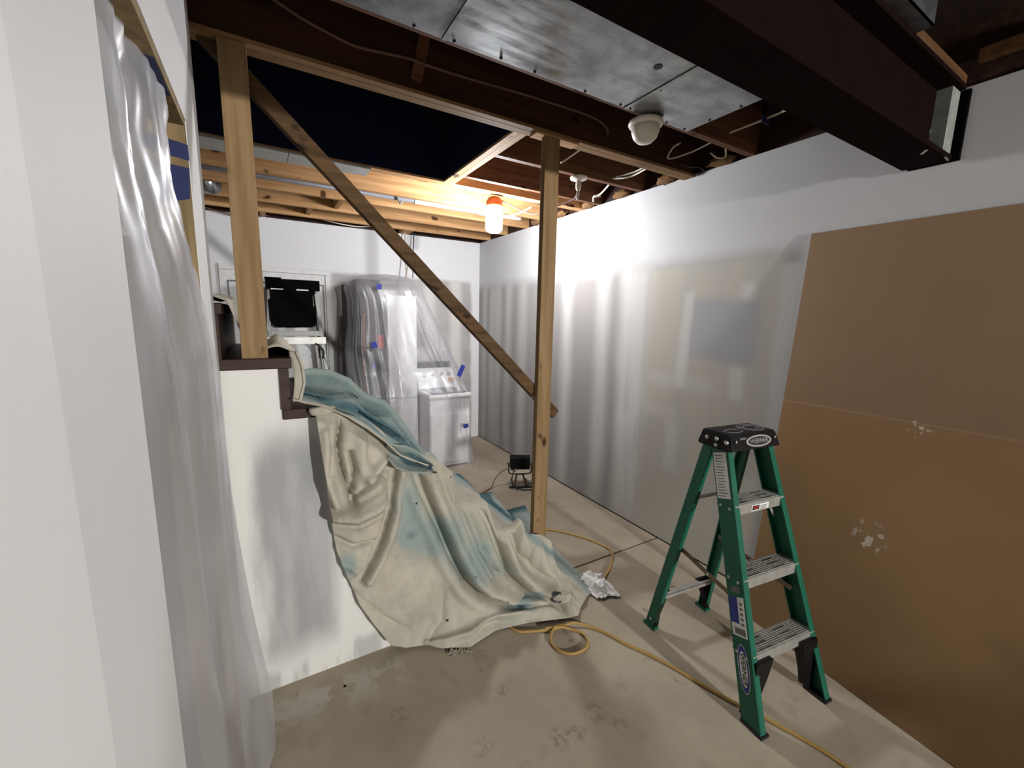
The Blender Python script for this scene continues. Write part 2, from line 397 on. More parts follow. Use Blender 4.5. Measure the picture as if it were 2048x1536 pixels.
# back door
dr = empty('door_1', (.15, B, 0), kind='structure')
child(MB().box(-.30, .60, B-.012, B, .01, 2.035), 'door_leaf', M_WHITE, dr, bevel=.003)
for a in ((-.345, -.30, 0, 2.034), (.60, .645, 0, 2.034), (-.345, .645, 2.035, 2.09)):
    child(MB().box(a[0], a[1], B-.03, B, a[2], a[3]), 'casing', M_WHITE, dr, bevel=.004)
child(MB().box(-.285, .585, B-.018, B-.012, 1.92, 1.935).box(-.285, -.27, B-.018, B-.012, .1, 1.92).box(.57, .585, B-.018, B-.012, .1, 1.92), 'panel_moulding', M_PIPE, dr)
child(MB().lathe([(.001, 0), (.028, .004), (.03, .03), (.012, .04), (.012, .06)], (-.24, B-.07, .95), 16, 1), 'door_knob', M_GREY, dr)

# ------------------------------------------------------------------ ceiling framing
ce = empty('ceiling', (1, 2, TOP), kind='structure')
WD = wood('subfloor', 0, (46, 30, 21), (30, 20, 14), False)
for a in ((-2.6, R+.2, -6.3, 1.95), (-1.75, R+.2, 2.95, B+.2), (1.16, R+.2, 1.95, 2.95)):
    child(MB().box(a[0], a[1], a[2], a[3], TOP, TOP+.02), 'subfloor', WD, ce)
# doubled trimmer beside the stairwell, with strips under it
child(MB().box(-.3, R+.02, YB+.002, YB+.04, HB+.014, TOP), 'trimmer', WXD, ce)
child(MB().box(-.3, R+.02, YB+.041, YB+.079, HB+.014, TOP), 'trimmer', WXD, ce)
child(MB().box(-.26, R+.02, YB-.002, YB+.032, HB, HB+.014), 'trimmer_strip', WXT, ce)
child(MB().box(-.26, R+.02, YB+.036, YB+.082, HB, HB+.014), 'trimmer_strip', WXT, ce)
child(MB().bar((.612, 1.862, 2.60), (.655, 1.862, 2.80), .045, .02, (0, -1, 0)), 'block', WXR, ce)
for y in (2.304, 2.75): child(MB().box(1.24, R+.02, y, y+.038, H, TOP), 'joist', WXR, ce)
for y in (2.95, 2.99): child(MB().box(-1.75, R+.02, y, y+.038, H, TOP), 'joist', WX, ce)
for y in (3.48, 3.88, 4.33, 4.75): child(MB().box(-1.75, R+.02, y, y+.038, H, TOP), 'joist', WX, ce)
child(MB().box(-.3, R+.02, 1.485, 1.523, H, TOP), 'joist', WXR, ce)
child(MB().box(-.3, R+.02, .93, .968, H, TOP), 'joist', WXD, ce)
child(MB().box(1.162, 1.20, YB+.08, 2.95, H, TOP), 'header', WY, ce)
child(MB().box(1.202, 1.24, YB+.08, 2.95, H, TOP), 'header', WY, ce)
# far end blocks and bridging between the last joists
for a in ((.03, .08, 4.80), (1.42, 1.52, 4.80)): child(MB().box(a[0], a[1], 4.79, B+.04, H, H+.04), 'block', WY, ce)
for a in ((.42, 4.37, 4.75), (.62, 3.92, 4.33), (2.0, 3.52, 3.88)): child(MB().box(a[0], a[0]+.04, a[1], a[2], H+.02, H+.10), 'blocking', WY, ce)
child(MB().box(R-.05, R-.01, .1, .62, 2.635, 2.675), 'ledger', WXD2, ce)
# rough insulation tufts at the joist ends
M_TUFT = plain('tan_insulation', (118, 90, 64), .95, 0, .05, .12, 30.)
for i, y in enumerate((1.60, 2.00, 2.42, 2.82, 3.2, 3.6)):
    bm = bmesh.new(); bmesh.ops.create_icosphere(bm, subdivisions=3, radius=1)
    for v in bm.verts:
        v.co *= 1+.45*nz(v.co, 2.2, i*3.1)+.2*nz(v.co, 6, i)
        v.co = Vector((v.co.x*.04+R-.02, v.co.y*.08+y+.08, v.co.z*.028+H+.022))
    me = bpy.data.meshes.new('insulation_tuft'); bm.to_mesh(me); bm.free()
    o = finish('insulation_tuft', me, M_TUFT, ce, True); o.matrix_parent_inverse = Matrix.Translation(-ce.location)
# stairwell shaft
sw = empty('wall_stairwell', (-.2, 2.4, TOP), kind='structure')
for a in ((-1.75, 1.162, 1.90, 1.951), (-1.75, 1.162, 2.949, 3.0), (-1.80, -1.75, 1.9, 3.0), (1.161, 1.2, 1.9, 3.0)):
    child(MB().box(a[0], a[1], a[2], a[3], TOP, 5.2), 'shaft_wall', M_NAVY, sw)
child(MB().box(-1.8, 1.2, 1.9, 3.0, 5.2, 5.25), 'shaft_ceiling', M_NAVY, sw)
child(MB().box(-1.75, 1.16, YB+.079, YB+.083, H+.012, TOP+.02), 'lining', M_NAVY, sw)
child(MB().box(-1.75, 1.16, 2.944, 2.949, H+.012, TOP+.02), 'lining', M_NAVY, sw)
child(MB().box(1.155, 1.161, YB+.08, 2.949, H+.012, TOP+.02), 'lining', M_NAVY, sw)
ds = empty('drywall_strip', (.1, 3.04, H-.013), label='pale drywall strip nailed under the joists behind the stairwell', cat='drywall strip')
child(MB().prism([(-.40, 2.938), (.185, 2.94), (.185, 3.13), (-.40, 3.145)], 2, H-.013, H-.001), 'board', M_DRY, ds)
child(MB().prism([(.19, 2.94), (.66, 2.946), (.655, 3.10), (.19, 3.13)], 2, H-.013, H-.001), 'board', M_DRY, ds)

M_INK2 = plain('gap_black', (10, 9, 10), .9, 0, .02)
# galvanised duct between the trimmer and the steel beam
du = empty('sheet_metal_duct', (.8, 1.2, H-.01), label='galvanised sheet metal duct panels under the near joists', cat='duct')
for a, b in ((-.35, .583), (.589, 1.434), (1.440, 1.862)):
    child(MB().box(a, b, .80, 1.487, H-.012, H-.008), 'panel', M_GALV, du)
for x in (.586, 1.437): child(MB().box(x-.008, x+.008, .80, 1.487, H-.016, H-.0125), 'seam_cleat', M_GALV, du)
child(MB().box(1.852, 1.862, .80, 1.487, H-.008, TOP-.05), 'end_flange', M_GALV, du)
for x, y in ((.2, 1.475), (.48, 1.475), (.62, 1.475), (.95, 1.475), (1.2, 1.475), (1.40, 1.475), (1.46, 1.475), (1.70, 1.475), (1.83, 1.475), (1.845, 1.2), (1.845, 1.35), (1.45, 1.3), (.80, 1.47)):
    child(MB().lathe([(.006, 0), (.0055, -.003), (.002, -.005)], (x, y, H-.012), 10), 'screw', M_BLACKR, du)
child(MB().lathe([(.017, 0), (.017, -.0015)], (1.315, 1.20, H-.012), 20), 'knockout', M_INK, du)

# steel I-beam
sb = empty('steel_beam', (1, .718, 2.284), label='dark red oxide steel beam crossing under the joists into the right wall', cat='steel beam')
child(MB().box(-.13, 2.40, .643, .793, 2.284, 2.302), 'flange', M_RED, sb)
child(MB().box(-.13, 2.43, .643, .793, 2.549, 2.566), 'flange', M_RED, sb)
child(MB().prism([(-.13, 2.302), (2.33, 2.302), (2.36, 2.34), (2.34, 2.40), (2.365, 2.45), (2.36, 2.51), (2.43, 2.549), (-.13, 2.549)], 1, .706, .730), 'web', M_RED, sb)
tag(MB().box(2.35, 2.438, .66, .78, 2.303, 2.548).obj('beam_pocket_fill', plain('pocket_mortar', (120, 124, 118), .9, 0, .1, .15, 30.)), 'grey mortar patch at the steel beam end by the wall', 'mortar patch')
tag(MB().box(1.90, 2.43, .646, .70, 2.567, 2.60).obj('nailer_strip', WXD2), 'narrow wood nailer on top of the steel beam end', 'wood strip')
tag(MB().box(1.45, 1.885, .60, .70, 2.567, 2.572).box(1.45, 1.885, .60, .604, 2.567, 2.64).obj('metal_strap', M_GALV), 'grey galvanised strap resting on top of the steel beam', 'metal strap')
child(MB().box(2.440, 2.4605, .632, .79, 2.292, 2.552), 'pocket_gap_shade', M_INK2, sb)  # black strip added as the shade in the gap at the beam end
child(MB().bar((2.19, .66, 2.2832), (2.23, .685, 2.2832), .010, .001).bar((2.335, .645, 2.2832), (2.395, .650, 2.2832), .006, .001), 'scuff', M_NAIL, sb)

# ------------------------------------------------------------------ posts and rail
lp = tag(MB().box(-.080, .007, YB+.001, YB+.039, Z0, HB-.001).obj('support_post', WZ, bevel=.003), 'pale wooden post standing on the brown stair tread', 'post')
rp = tag(MB().box(1.284, 1.374, YB, YB+.038, .208, HB-.012).obj('support_post', WZ, bevel=.003), 'tall wooden post rising from the draped stair foot to the ceiling beam', 'post')
tag(MB().box(1.23, 1.50, YB+.004, YB+.07, HB-.011, HB-.001).obj('shim_plate', WX), 'thin wooden shim plate between post top and ceiling beam', 'shim')
hr = empty('handrail', (.7, 1.935, 1.5), label='diagonal wooden handrail running down between the two posts', cat='handrail')
child(MB().bar((-.30, 1.935, 2.745), (1.448, 1.935, 1.068), .044, .058), 'rail', WR, hr, bevel=.003)
child(MB().tube([(1.283, 1.918, 1.19), (1.270, 1.905, 1.185)], .004, 8), 'nail', M_NAIL, hr)

# ------------------------------------------------------------------ jobsite bulb (the main light of the room)
bl = empty('jobsite_light', (1.625, 3.06, 2.31), label='glowing ribbed jobsite bulb with orange cap hanging from the joists', cat='light')
cx, cy = 1.625, 3.06
prof = [(.02, 2.292), (.045, 2.296), (.058, 2.306)]
for k in range(7):
    z = 2.315+k*.023; prof += [(.061, z), (.067, z+.006), (.067, z+.013), (.061, z+.019)]
prof += [(.060, 2.478), (.05, 2.484)]
em = bpy.data.materials.new('bulb_glow'); em.use_nodes = True; en = em.node_tree; en.nodes.clear()
eo = en.nodes.new('ShaderNodeOutputMaterial'); ee = en.nodes.new('ShaderNodeEmission'); ee.inputs[0].default_value = (.96, .97, 1, 1); ee.inputs[1].default_value = BULB_STRENGTH
en.links.new(ee.outputs[0], eo.inputs[0])
child(MB().lathe(prof, (cx, cy, 0), 28), 'bulb', em, bl, smooth=True)
child(MB().lathe([(.064, 2.486), (.066, 2.50), (.060, 2.535), (.045, 2.556), (.02, 2.566)], (cx, cy, 0), 28), 'cap', M_ORANGE, bl, smooth=True)

# ------------------------------------------------------------------ ceiling fixtures
df = empty('domed_ceiling_fixture', (1.58, 1.505, H), label='off-white domed fixture below the edge of the metal duct', cat='fixture')
child(MB().lathe([(.05, 0), (.076, -.006), (.080, -.016), (.076, -.026), (.066, -.030)], (1.60, 1.51, H-.014), 28), 'base_ring', M_WHITEP, df, smooth=True)
child(MB().lathe([(.066, -.028), (.064, -.05), (.054, -.078), (.036, -.096), (.012, -.102)], (1.60, 1.51, H-.014), 28), 'dome', M_WHITEP, df, smooth=True)
lh = empty('lamp_holder', (1.87, 2.325, H), label='white round lamp holder under a joist right of the tall post', cat='lamp holder')
child(MB().lathe([(.052, 0), (.058, -.006), (.056, -.016), (.03, -.022), (.018, -.03)], (1.87, 2.325, H-.001), 24), 'base', M_WHITEP, lh, smooth=True)
child(MB().lathe([(.018, -.03), (.018, -.07), (.014, -.085)], (1.87, 2.325, H-.001), 16), 'stem', M_WHITEP, lh, smooth=True)
child(MB().tube([(1.88, 2.33, 2.49), (1.898, 2.36, 2.455), (1.885, 2.35, 2.43), (1.868, 2.34, 2.445)], .006), 'tail_wire', M_CABLEW, lh)
def cable(pts, r, mat, label, name='cable', cat='cable'):
    return tag(MB().tube(pts, r, 7, sub=6).obj(name, mat, smooth=True), label, cat)
cable([(1.87, 2.325, 2.485), (1.888, 2.38, 2.445), (1.875, 2.5, 2.43), (1.84, 2.6, 2.418), (1.842, 2.7, 2.407), (1.82, 2.8, 2.412), (1.78, 2.92, 2.46), (1.70, 3.03, 2.53), (1.64, 3.05, 2.555)], .0055, M_CABLEP, 'black and brown cord looping from lamp holder to the glowing bulb')
cable([(1.835, 2.71, 2.404), (1.86, 2.66, 2.40), (1.83, 2.60, 2.415), (1.845, 2.72, 2.40)], .005, M_CABLEW, 'small white knot of cable left of the tall post near the bulb')
cable([(.05, 1.860, 2.73), (.181, 1.86, 2.684), (.30, 1.862, 2.660), (.388, 1.862, 2.651), (.576, 1.848, 2.663), (.66, 1.848, 2.661), (.858, 1.862, 2.672), (1.119, 1.862, 2.684), (1.295, 1.862, 2.688), (1.487, 1.86, 2.690), (1.60, 1.855, 2.68), (1.66, 1.85, 2.655), (1.678, 1.85, 2.62)], .0065, plain('dusty_cable', (96, 70, 56), .6), 'dusty pinkish cable stapled along the face of the ceiling trimmer')
cable([(2.123, 1.428, 2.59), (2.145, 1.313, 2.60), (2.13, 1.20, 2.595), (2.11, 1.12, 2.59)], .006, M_CABLE, 'grey loose cable with a blue tape tag by the duct corner')
tag(MB().box(2.10, 2.16, 1.252, 1.256, 2.572, 2.606).obj('tape_tag', M_TAPED), 'small blue tape tag on the loose ceiling cable', 'tape')
cable([(2.044, 1.668, 2.60), (2.096, 1.76, 2.615), (2.152, 1.833, 2.59), (2.179, 1.704, 2.59), (2.172, 1.559, 2.60)], .005, M_CABLE, 'thin cable bent in a point beside the ceiling trimmer')
cable([(2.132, 2.28, 2.59), (2.16, 2.2, 2.578), (2.191, 2.134, 2.585), (2.179, 1.97, 2.60)], .006, M_CABLEW, 'pair of pale cables slanting between trimmer and first joist')
cable([(2.15, 2.27, 2.60), (2.18, 2.12, 2.60), (2.16, 1.97, 2.61)], .005, M_CABLEW, 'upper of two pale cables near the right wall joist end')
cable([(2.33, 2.70, 2.56), (2.30, 2.66, 2.585), (2.31, 2.60, 2.575), (2.27, 2.62, 2.57), (2.29, 2.58, 2.58), (2.24, 2.46, 2.588), (2.193, 2.36, 2.60)], .0065, M_CABLEW, 'white cable with curled end right of the lamp holder')
cable([(2.30, 1.865, 2.60), (2.36, 1.84, 2.585), (2.40, 1.80, 2.578), (2.445, 1.80, 2.565), (2.448, 1.84, 2.55)], .005, M_BLACKR, 'dark cable end poking over the drywall top edge')
cable([(2.30, 1.66, 2.60), (2.33, 1.63, 2.57), (2.36, 1.60, 2.575), (2.25, 1.54, 2.61)], .005, M_CABLE, 'short curled grey cable under the joist near the duct corner')
cable([(1.625, 2.199, 2.57), (1.631, 2.119, 2.58), (1.632, 1.96, 2.60)], .006, M_CABLE, 'short grey cable just right of the tall post top')
cable([(2.0, 3.1, 2.55), (1.95, 3.3, 2.52), (1.86, 3.5, 2.53), (1.80, 3.7, 2.58)], .006, M_CABLEW, 'white cable sagging under joists right of the bulb')
cable([(-.45, 4.96, 2.59), (-.30, 4.95, 2.555), (-.15, 4.94, 2.535), (.0, 4.95, 2.55), (.1, 4.97, 2.58)], .006, M_CABLEP, 'dark cable sagging above the back door at far left')
cable([(.55, 4.90, 2.60), (.75, 4.92, 2.575), (.95, 4.93, 2.57), (1.1, 4.95, 2.60)], .006, M_CABLEW, 'white cable lying along the top of the back wall')
cable([(1.459, 4.93, 2.60), (1.452, 4.90, 2.40), (1.44, 4.86, 2.22), (1.42, 4.75, 2.03)], .006, M_CABLE, 'left of two grey wires dropping to the wrapped furnace')
cable([(1.555, 4.93, 2.62), (1.562, 4.92, 2.50), (1.535, 4.88, 2.30), (1.49, 4.75, 2.05)], .005, M_BLACKR, 'right of two thin dark wires dropping to the wrapped furnace')
pp = empty('conduit_pipe', (.8, 3.60, 2.575), label='grey conduit pipe running along the back joist bay', cat='pipe')
child(MB().tube([(-1.6, 3.60, 2.577), (1.15, 3.60, 2.577)], .017, 14, sub=1), 'pipe', M_PIPE, pp, smooth=True)
child(MB().tube([(1.15, 3.60, 2.577), (1.25, 3.60, 2.578), (1.7, 3.60, 2.577), (2.2, 3.60, 2.577)], .022, 14), 'wrapped_sleeve', M_WHITEP, pp, smooth=True)
child(MB().tube([(.98, 3.56, 2.62), (1.02, 3.575, 2.545), (1.03, 3.60, 2.54), (1.10, 3.62, 2.60)], .007, 8, sub=1), 'hanger', M_GREY, pp)
tag(MB().tube([(-.75, 4.12, 2.62), (-.42, 4.10, 2.60), (-.26, 4.02, 2.59)], .085, 20).obj('round_duct', M_GALV, smooth=True), 'shiny round duct end tucked between joists at far left', 'duct')

# ------------------------------------------------------------------ leaning board
lb = empty('leaning_panel', (2.30, .5, 0), label='large brown hardboard panel leaning against the right wall', cat='panel')
def board_mat():
    m = Mat('brown_hardboard', .55, spec=.35); x, y, z = m.pos(); n = m.noise(k=1.6, detail=4.); n2 = m.noise((1, 30, 30), 1.2, 4., .7); n3 = m.noise(k=38., detail=2.)
    c = m.mix(n.sm(.3, .7), lin(142, 111, 75), lin(158, 125, 88))
    c = m.mix((z+(n-.5)*.02).sm(1.215, 1.235)*.5, c, lin(140, 116, 96)); c = m.mix(z.box(1.218, 1.226, .003)*.6, c, lin(168, 142, 116))
    sp = (y-.665); sz = (z-.69); d = (sp*sp + sz*sz*.8)
    c = m.mix((1-d.sm(.0004, .006))*n3.sm(.55, .62), c, lin(206, 198, 186))
    d2 = (y-.58)*(y-.58)+(z-1.20)*(z-1.20)
    c = m.mix((1-d2.sm(.0002, .0025))*n3.sm(.58, .64), c, lin(206, 198, 186))
    m.col(c); m.bump(n3, .05, .003); return m.m
M_BOARD = board_mat()
def board_piece(v0, v1, off, zc0, zc1):
    P = np.zeros((12, 14, 3))
    for i in range(12):
        for j in range(14):
            y = -.45 + (1.138+.45)*j/13; xb = 2.235 - (1.138-y)*.135; z = zc0+(zc1-zc0)*i/11; t = z/2.085
            P[i, j] = (xb + (2.452-xb)*t + .018*math.sin(t*math.pi) + off, y, z)
    return P
def slab_grid(name, P, th, mat, par):
    m, n = P.shape[:2]; A = P.reshape(-1, 3).tolist(); Bv = (P + np.array([th, 0, 0])).reshape(-1, 3).tolist(); k = m*n; F = []
    for i in range(m-1):
        for j in range(n-1):
            a = i*n+j; F += [(a, a+1, a+n+1, a+n), (k+a, k+a+n, k+a+n+1, k+a+1)]
    for j in range(n-1): F += [(j, k+j, k+j+1, j+1), ((m-1)*n+j, (m-1)*n+j+1, k+(m-1)*n+j+1, k+(m-1)*n+j)]
    for i in range(m-1): F += [(i*n, i*n+n, k+i*n+n, k+i*n), (i*n+n-1, k+i*n+n-1, k+i*n+2*n-1, i*n+2*n-1)]
    o = mesh(name, A+Bv, F, mat, par, False); o.matrix_parent_inverse = Matrix.Translation(-par.location); return o
slab_grid('lower_sheet', board_piece(0, 0, 0, .002, 1.222), .006, M_BOARD, lb)
slab_grid('upper_sheet', board_piece(0, 0, -.0005, 1.2215, 2.085), .006, M_BOARD, lb)

# ------------------------------------------------------------------ green step ladder
la = empty('step_ladder', (1.85, .995, 0), math.radians(-7), 'green fiberglass step ladder with black top and aluminium steps', 'step ladder')
def fr(z): return -.298 + z/1.09*.345           # front rail centre line (local y)
def fx(z): return .221 - z/1.09*.078
def rr(z): return .315 - z/1.09*.205
def rx(z): return .203 - z/1.09*.075
for s in (-1, 1):
    mb = MB()
    hw = .043
    mb.shear((s*fx(.0), fr(0), .004), (s*fx(1.10), fr(1.10), 1.10), .003, hw)
    for e in (-1, 1): mb.shear((s*(fx(0)-.014), fr(0)+e*(hw-.003), .004), (s*(fx(1.1)-.014), fr(1.1)+e*(hw-.003), 1.10), .014, .003)
    rl = mb.obj('front_rail', M_GREEN, la)
    mb = MB(); hw = .027
    mb.shear((s*rx(0), rr(0), .004), (s*rx(1.1), rr(1.1), 1.10), .003, hw)
    for e in (-1, 1): mb.shear((s*(rx(0)-.011), rr(0)+e*(hw-.003), .004), (s*(rx(1.1)-.011), rr(1.1)+e*(hw-.003), 1.10), .011, .003)
    rb = mb.obj('rear_rail', M_GREEN, la)
    # feet
    MB().box(s*(fx(0)-.016)-.022, s*(fx(0)-.016)+.022, fr(0)-.048, fr(0)+.048, 0, .012).obj('foot', M_BLACKR, rl)
    MB().box(s*(rx(0)-.012)-.020, s*(rx(0)-.012)+.020, rr(0)-.036, rr(0)+.036, 0, .014).obj('foot', M_GREEN, rb)
    # black plastic braces under the bottom step and behind
    a = fx(.02)-.006
    MB().prism([(s*a, .02), (s*(fx(.27)-.006), .262), (s*(fx(.27)-.105), .262), (s*(fx(.2)-.095), .20), (s*(fx(.1)-.062), .10), (s*(fx(.03)-.045), .02)], 1, fr(.14)-.02, fr(.14)+.02).obj('brace', M_BLACK, la)
    MB().prism([(s*(rx(.0)-.006), .02), (s*(rx(.2)-.006), .205), (s*(rx(.2)-.085), .205), (s*(rx(.15)-.066), .17), (s*(rx(.07)-.032), .08), (s*(rx(.02)-.03), .02)], 1, rr(.1)-.016, rr(.1)+.016).obj('rear_brace', M_BLACK, la)
    # spreader: two hinged bars
    p0 = Vector((s*(rx(.50)-.030), rr(.50)+.0, .50)); p1 = Vector((s*(fx(.44)-.034), fr(.44)+.0, .44)); pm = (p0+p1)/2 + Vector((0, 0, -.004))
    sp = MB().bar(p0, pm, .004, .022).bar(pm, p1, .004, .022).obj('spreader', plain('spreader_steel', (120, 104, 86), .5, .6), la)
    MB().lathe([(.008, -.006), (.009, 0), (.008, .006)], tuple(pm), 10, 0).obj('rivet', M_NAIL, sp)
    for z in (.285, .565, .85, 1.04):
        MB().lathe([(.002, s*.009), (.006, s*.007), (.007, s*.002)], (s*fx(z), fr(z)-.025, z-.02), 10, 0).obj('rivet', M_NAIL, rl)
        MB().lathe([(.002, s*.009), (.006, s*.007), (.007, s*.002)], (s*fx(z), fr(z)+.02, z-.02), 10, 0).obj('rivet', M_NAIL, rl)
    MB().lathe([(.002, s*.009), (.006, s*.007), (.007, s*.002)], (s*rx(.05), rr(.05), .05), 10, 0).obj('rivet', M_NAIL, rb)
steps = []
for z in (.285, .565, .85):
    x = fx(z)-.004; y = fr(z)
    mb = MB().box(-x, x, y-.043, y+.046, z-.005, z).box(-x, x, y-.046, y-.042, z-.045, z-.001).box(-x, x, y+.044, y+.047, z-.03, z-.001)
    for k in range(-4, 5):
        mb.box(-x, x, y+k*.009-.002, y+k*.009+.002, z, z+.003)
    s_ = mb.obj('step', M_ALU, la, bevel=.0008); steps.append((s_, x, y, z))
    for k in (-1.6, -.2, 1.2):
        for q in (-.10, .06):
            MB().box(q-.035, q+.035, y+k*.02-.0012, y+k*.02+.0012, z+.003, z+.0036).obj('slot', M_INK, s_)
    if z < .8: continue
    for s in (-1, 1):
        MB().bar((s*(x-.06), y-.02, z-.042), (s*(x-.008), y-.02, z-.11), .012, .004, (0, 1, 0)).obj('step_brace', M_ALU, s_)
for z, hh in ((.80, .014), (.205, .014)):
    x = rx(z)-.004
    MB().box(-x, x, rr(z)-.018, rr(z)+.018, z-.003, z).box(-x, x, rr(z)-.019, rr(z)-.015, z-.016, z).obj('rear_bar', M_ALU, la)
# top cap
def cap():
    bm = bmesh.new()
    z0, z1 = 1.072, 1.142
    bt = [(-.166, -.028), (.166, -.028), (.166, .150), (-.166, .150)]; tp = [(-.150, -.004), (.150, -.004), (.150, .138), (-.150, .138)]
    vs = [bm.verts.new((x, y, z0)) for x, y in bt] + [bm.verts.new((x, y, z1)) for x, y in tp]
    for f in ((0,1,5,4),(1,2,6,5),(2,3,7,6),(3,0,4,7),(4,5,6,7),(3,2,1,0)): bm.faces.new([vs[i] for i in f])
    bmesh.ops.bevel(bm, geom=list(bm.edges), offset=.006, segments=2, affect='EDGES')
    me = bpy.data.meshes.new('top_cap'); bm.to_mesh(me); bm.free()
    return finish('top_cap', me, M_BLACK, la, False)
tc = cap()
M_CAPG = plain('dusty_black', (96, 94, 96), .6)
for r in (.052, .040, .028):
    pts = [(.072+r*1.25*math.cos(a), .067+r*math.sin(a), 1.1425) for a in np.linspace(0, 2*math.pi, 25)[:-1]]
    MB().tube(pts, .0035, 6, True, 1).obj('tray_ring', M_CAPG, tc)
pts = [(-.065+.05*math.cos(a), .045+.026*math.sin(a), 1.1425) for a in np.linspace(0, 2*math.pi, 25)[:-1]]
MB().tube(pts, .003, 6, True, 1).obj('tray_ring', M_CAPG, tc)
for x, y, r in ((-.10, .11, .012), (-.055, .112, .014), (-.02, .11, .010), (-.12, .06, .009)):
    MB().lathe([(r, 0), (r, .0015)], (x, y, 1.1415), 16).obj('tool_hole', M_INK, tc)
def oval(rx_, ry_, n=36): return [(rx_*math.cos(2*math.pi*k/n), ry_*math.sin(2*math.pi*k/n)) for k in range(n)]
# frames of the cap front and of the left rail's outer face
Mf = Matrix.Translation((.025, -.0165, 1.1065)) @ Matrix.Rotation(math.radians(90-19), 4, 'X')
def plate(poly, th, name, mat, par, M):
    o = MB().prism(poly, 2, 0, th).obj(name, mat, par); o.data.transform(M); return o
plate(oval(.082, .026), .0015, 'emblem_ring', M_ALU, tc, Mf); plate(oval(.070, .019), .0022, 'emblem_field', M_INK, tc, Mf)
text('emblem_text', 'WERNER', .026, M_ALU, tc, Mf @ Matrix.Translation((0, 0, .0026)), xs=1.12)
for x in (-.125, .125): plate(oval(.006, .006, 12), .003, 'screw', M_NAIL, tc, Matrix.Translation((x, -.0195, 1.115)) @ Matrix.Rotation(math.radians(71), 4, 'X'))
plate([(-.02, -.004), (.02, -.004), (.02, .004), (-.02, .004)], .001, 'cap_sticker', M_GREY, tc, Matrix.Translation((-.075, -.013, 1.123)) @ Matrix.Rotation(math.radians(71), 4, 'X'))
for y, z in ((-.0, 1.11), (.05, 1.115), (.05, 1.085), (.10, 1.11)):
    MB().lathe([(.003, -.006), (.009, -.003), (.010, .001)], (-.160, y, z), 12, 0).obj('rivet', M_NAIL, tc)
# the outer face of the left front rail: u along the rail's width (towards the viewer's right), v up the rail
def rail_frame(z):
    up = Vector((-(fx(z+.01)-fx(z)), fr(z+.01)-fr(z), .01)).normalized()    # along the rail
    nrm = Vector((-1, 0, 0)); nrm = (nrm - up*nrm.dot(up)).normalized()
    u = up.cross(nrm)
    M = Matrix((u, up, nrm)).transposed().to_4x4(); M.translation = Vector((-fx(z)-.0032, fr(z), z)); return M
lrail = [o for o in la.children if o.name.startswith('front_rail')][0]
Mr = rail_frame(.96)
plate([(-.036, -.10), (.030, -.10), (.030, .10), (-.036, .10)], .0008, 'safety_label', M_LAB, lrail, Mr)
for k in range(15):
    wdt = random.uniform(.035, .056)
    plate([(-.030, .088-k*.0125), (-.030+wdt, .088-k*.0125), (-.030+wdt, .084-k*.0125), (-.030, .084-k*.0125)], .0011, 'label_line', M_GREY, lrail, Mr)
Mr = rail_frame(.405)
plate([(-.034, -.075), (.034, -.075), (.034, .085), (-.034, .075)], .0008, 'product_label', M_LAB, lrail, Mr)
plate([(-.034, -.025), (.004, -.025), (.004, .081), (-.034, .075)], .0012, 'label_blue_block', M_BLUE, lrail, Mr)
plate([(-.022, -.068), (.028, -.068), (.028, -.042), (-.022, -.042)], .0012, 'barcode', M_GREY, lrail, Mr)
for k in range(5): plate([(.012, .062-k*.02), (.026, .062-k*.02), (.026, .052-k*.02), (.012, .052-k*.02)], .0012, 'label_icon', M_GREY, lrail, Mr)
plate([(-.02, .095), (.022, .10), (.022, .125), (-.02, .12)], .0006, 'small_sticker', M_CAPG, lrail, Mr)
Mr = rail_frame(.215)
plate(oval(.026, .095), .0008, 'brand_oval', M_LAB, lrail, Mr); plate(oval(.0235, .092), .0012, 'brand_oval_blue', M_BLUE, lrail, Mr); plate(oval(.0175, .070), .0016, 'brand_oval_field', M_LAB, lrail, Mr)
text('brand_text', 'WERNER', .030, M_INK, lrail, Mr @ Matrix.Translation((0, 0, .002)) @ Matrix.Rotation(math.radians(-90), 4, 'Z'), xs=1.05)
s_, x, y, z = steps[2]
Ms = Matrix.Translation((.0, y-.0465, z-.026)) @ Matrix.Rotation(math.radians(90), 4, 'X')
plate([(-.055, -.014), (.055, -.014), (.055, .014), (-.055, .014)], .0008, 'warning_label', M_LAB, s_, Ms)
plate([(-.050, -.010), (-.006, -.010), (-.006, .010), (-.050, .010)], .0012, 'warning_block', M_INK, s_, Ms)
plate([(p[0]-.028, p[1]) for p in oval(.018, .007, 16)], .0016, 'warning_oval', M_REDL, s_, Ms)
for k in range(3): plate([(.0, .006-k*.007), (.045, .006-k*.007), (.045, .003-k*.007), (.0, .003-k*.007)], .0012, 'warning_line', M_GREY, s_, Ms)

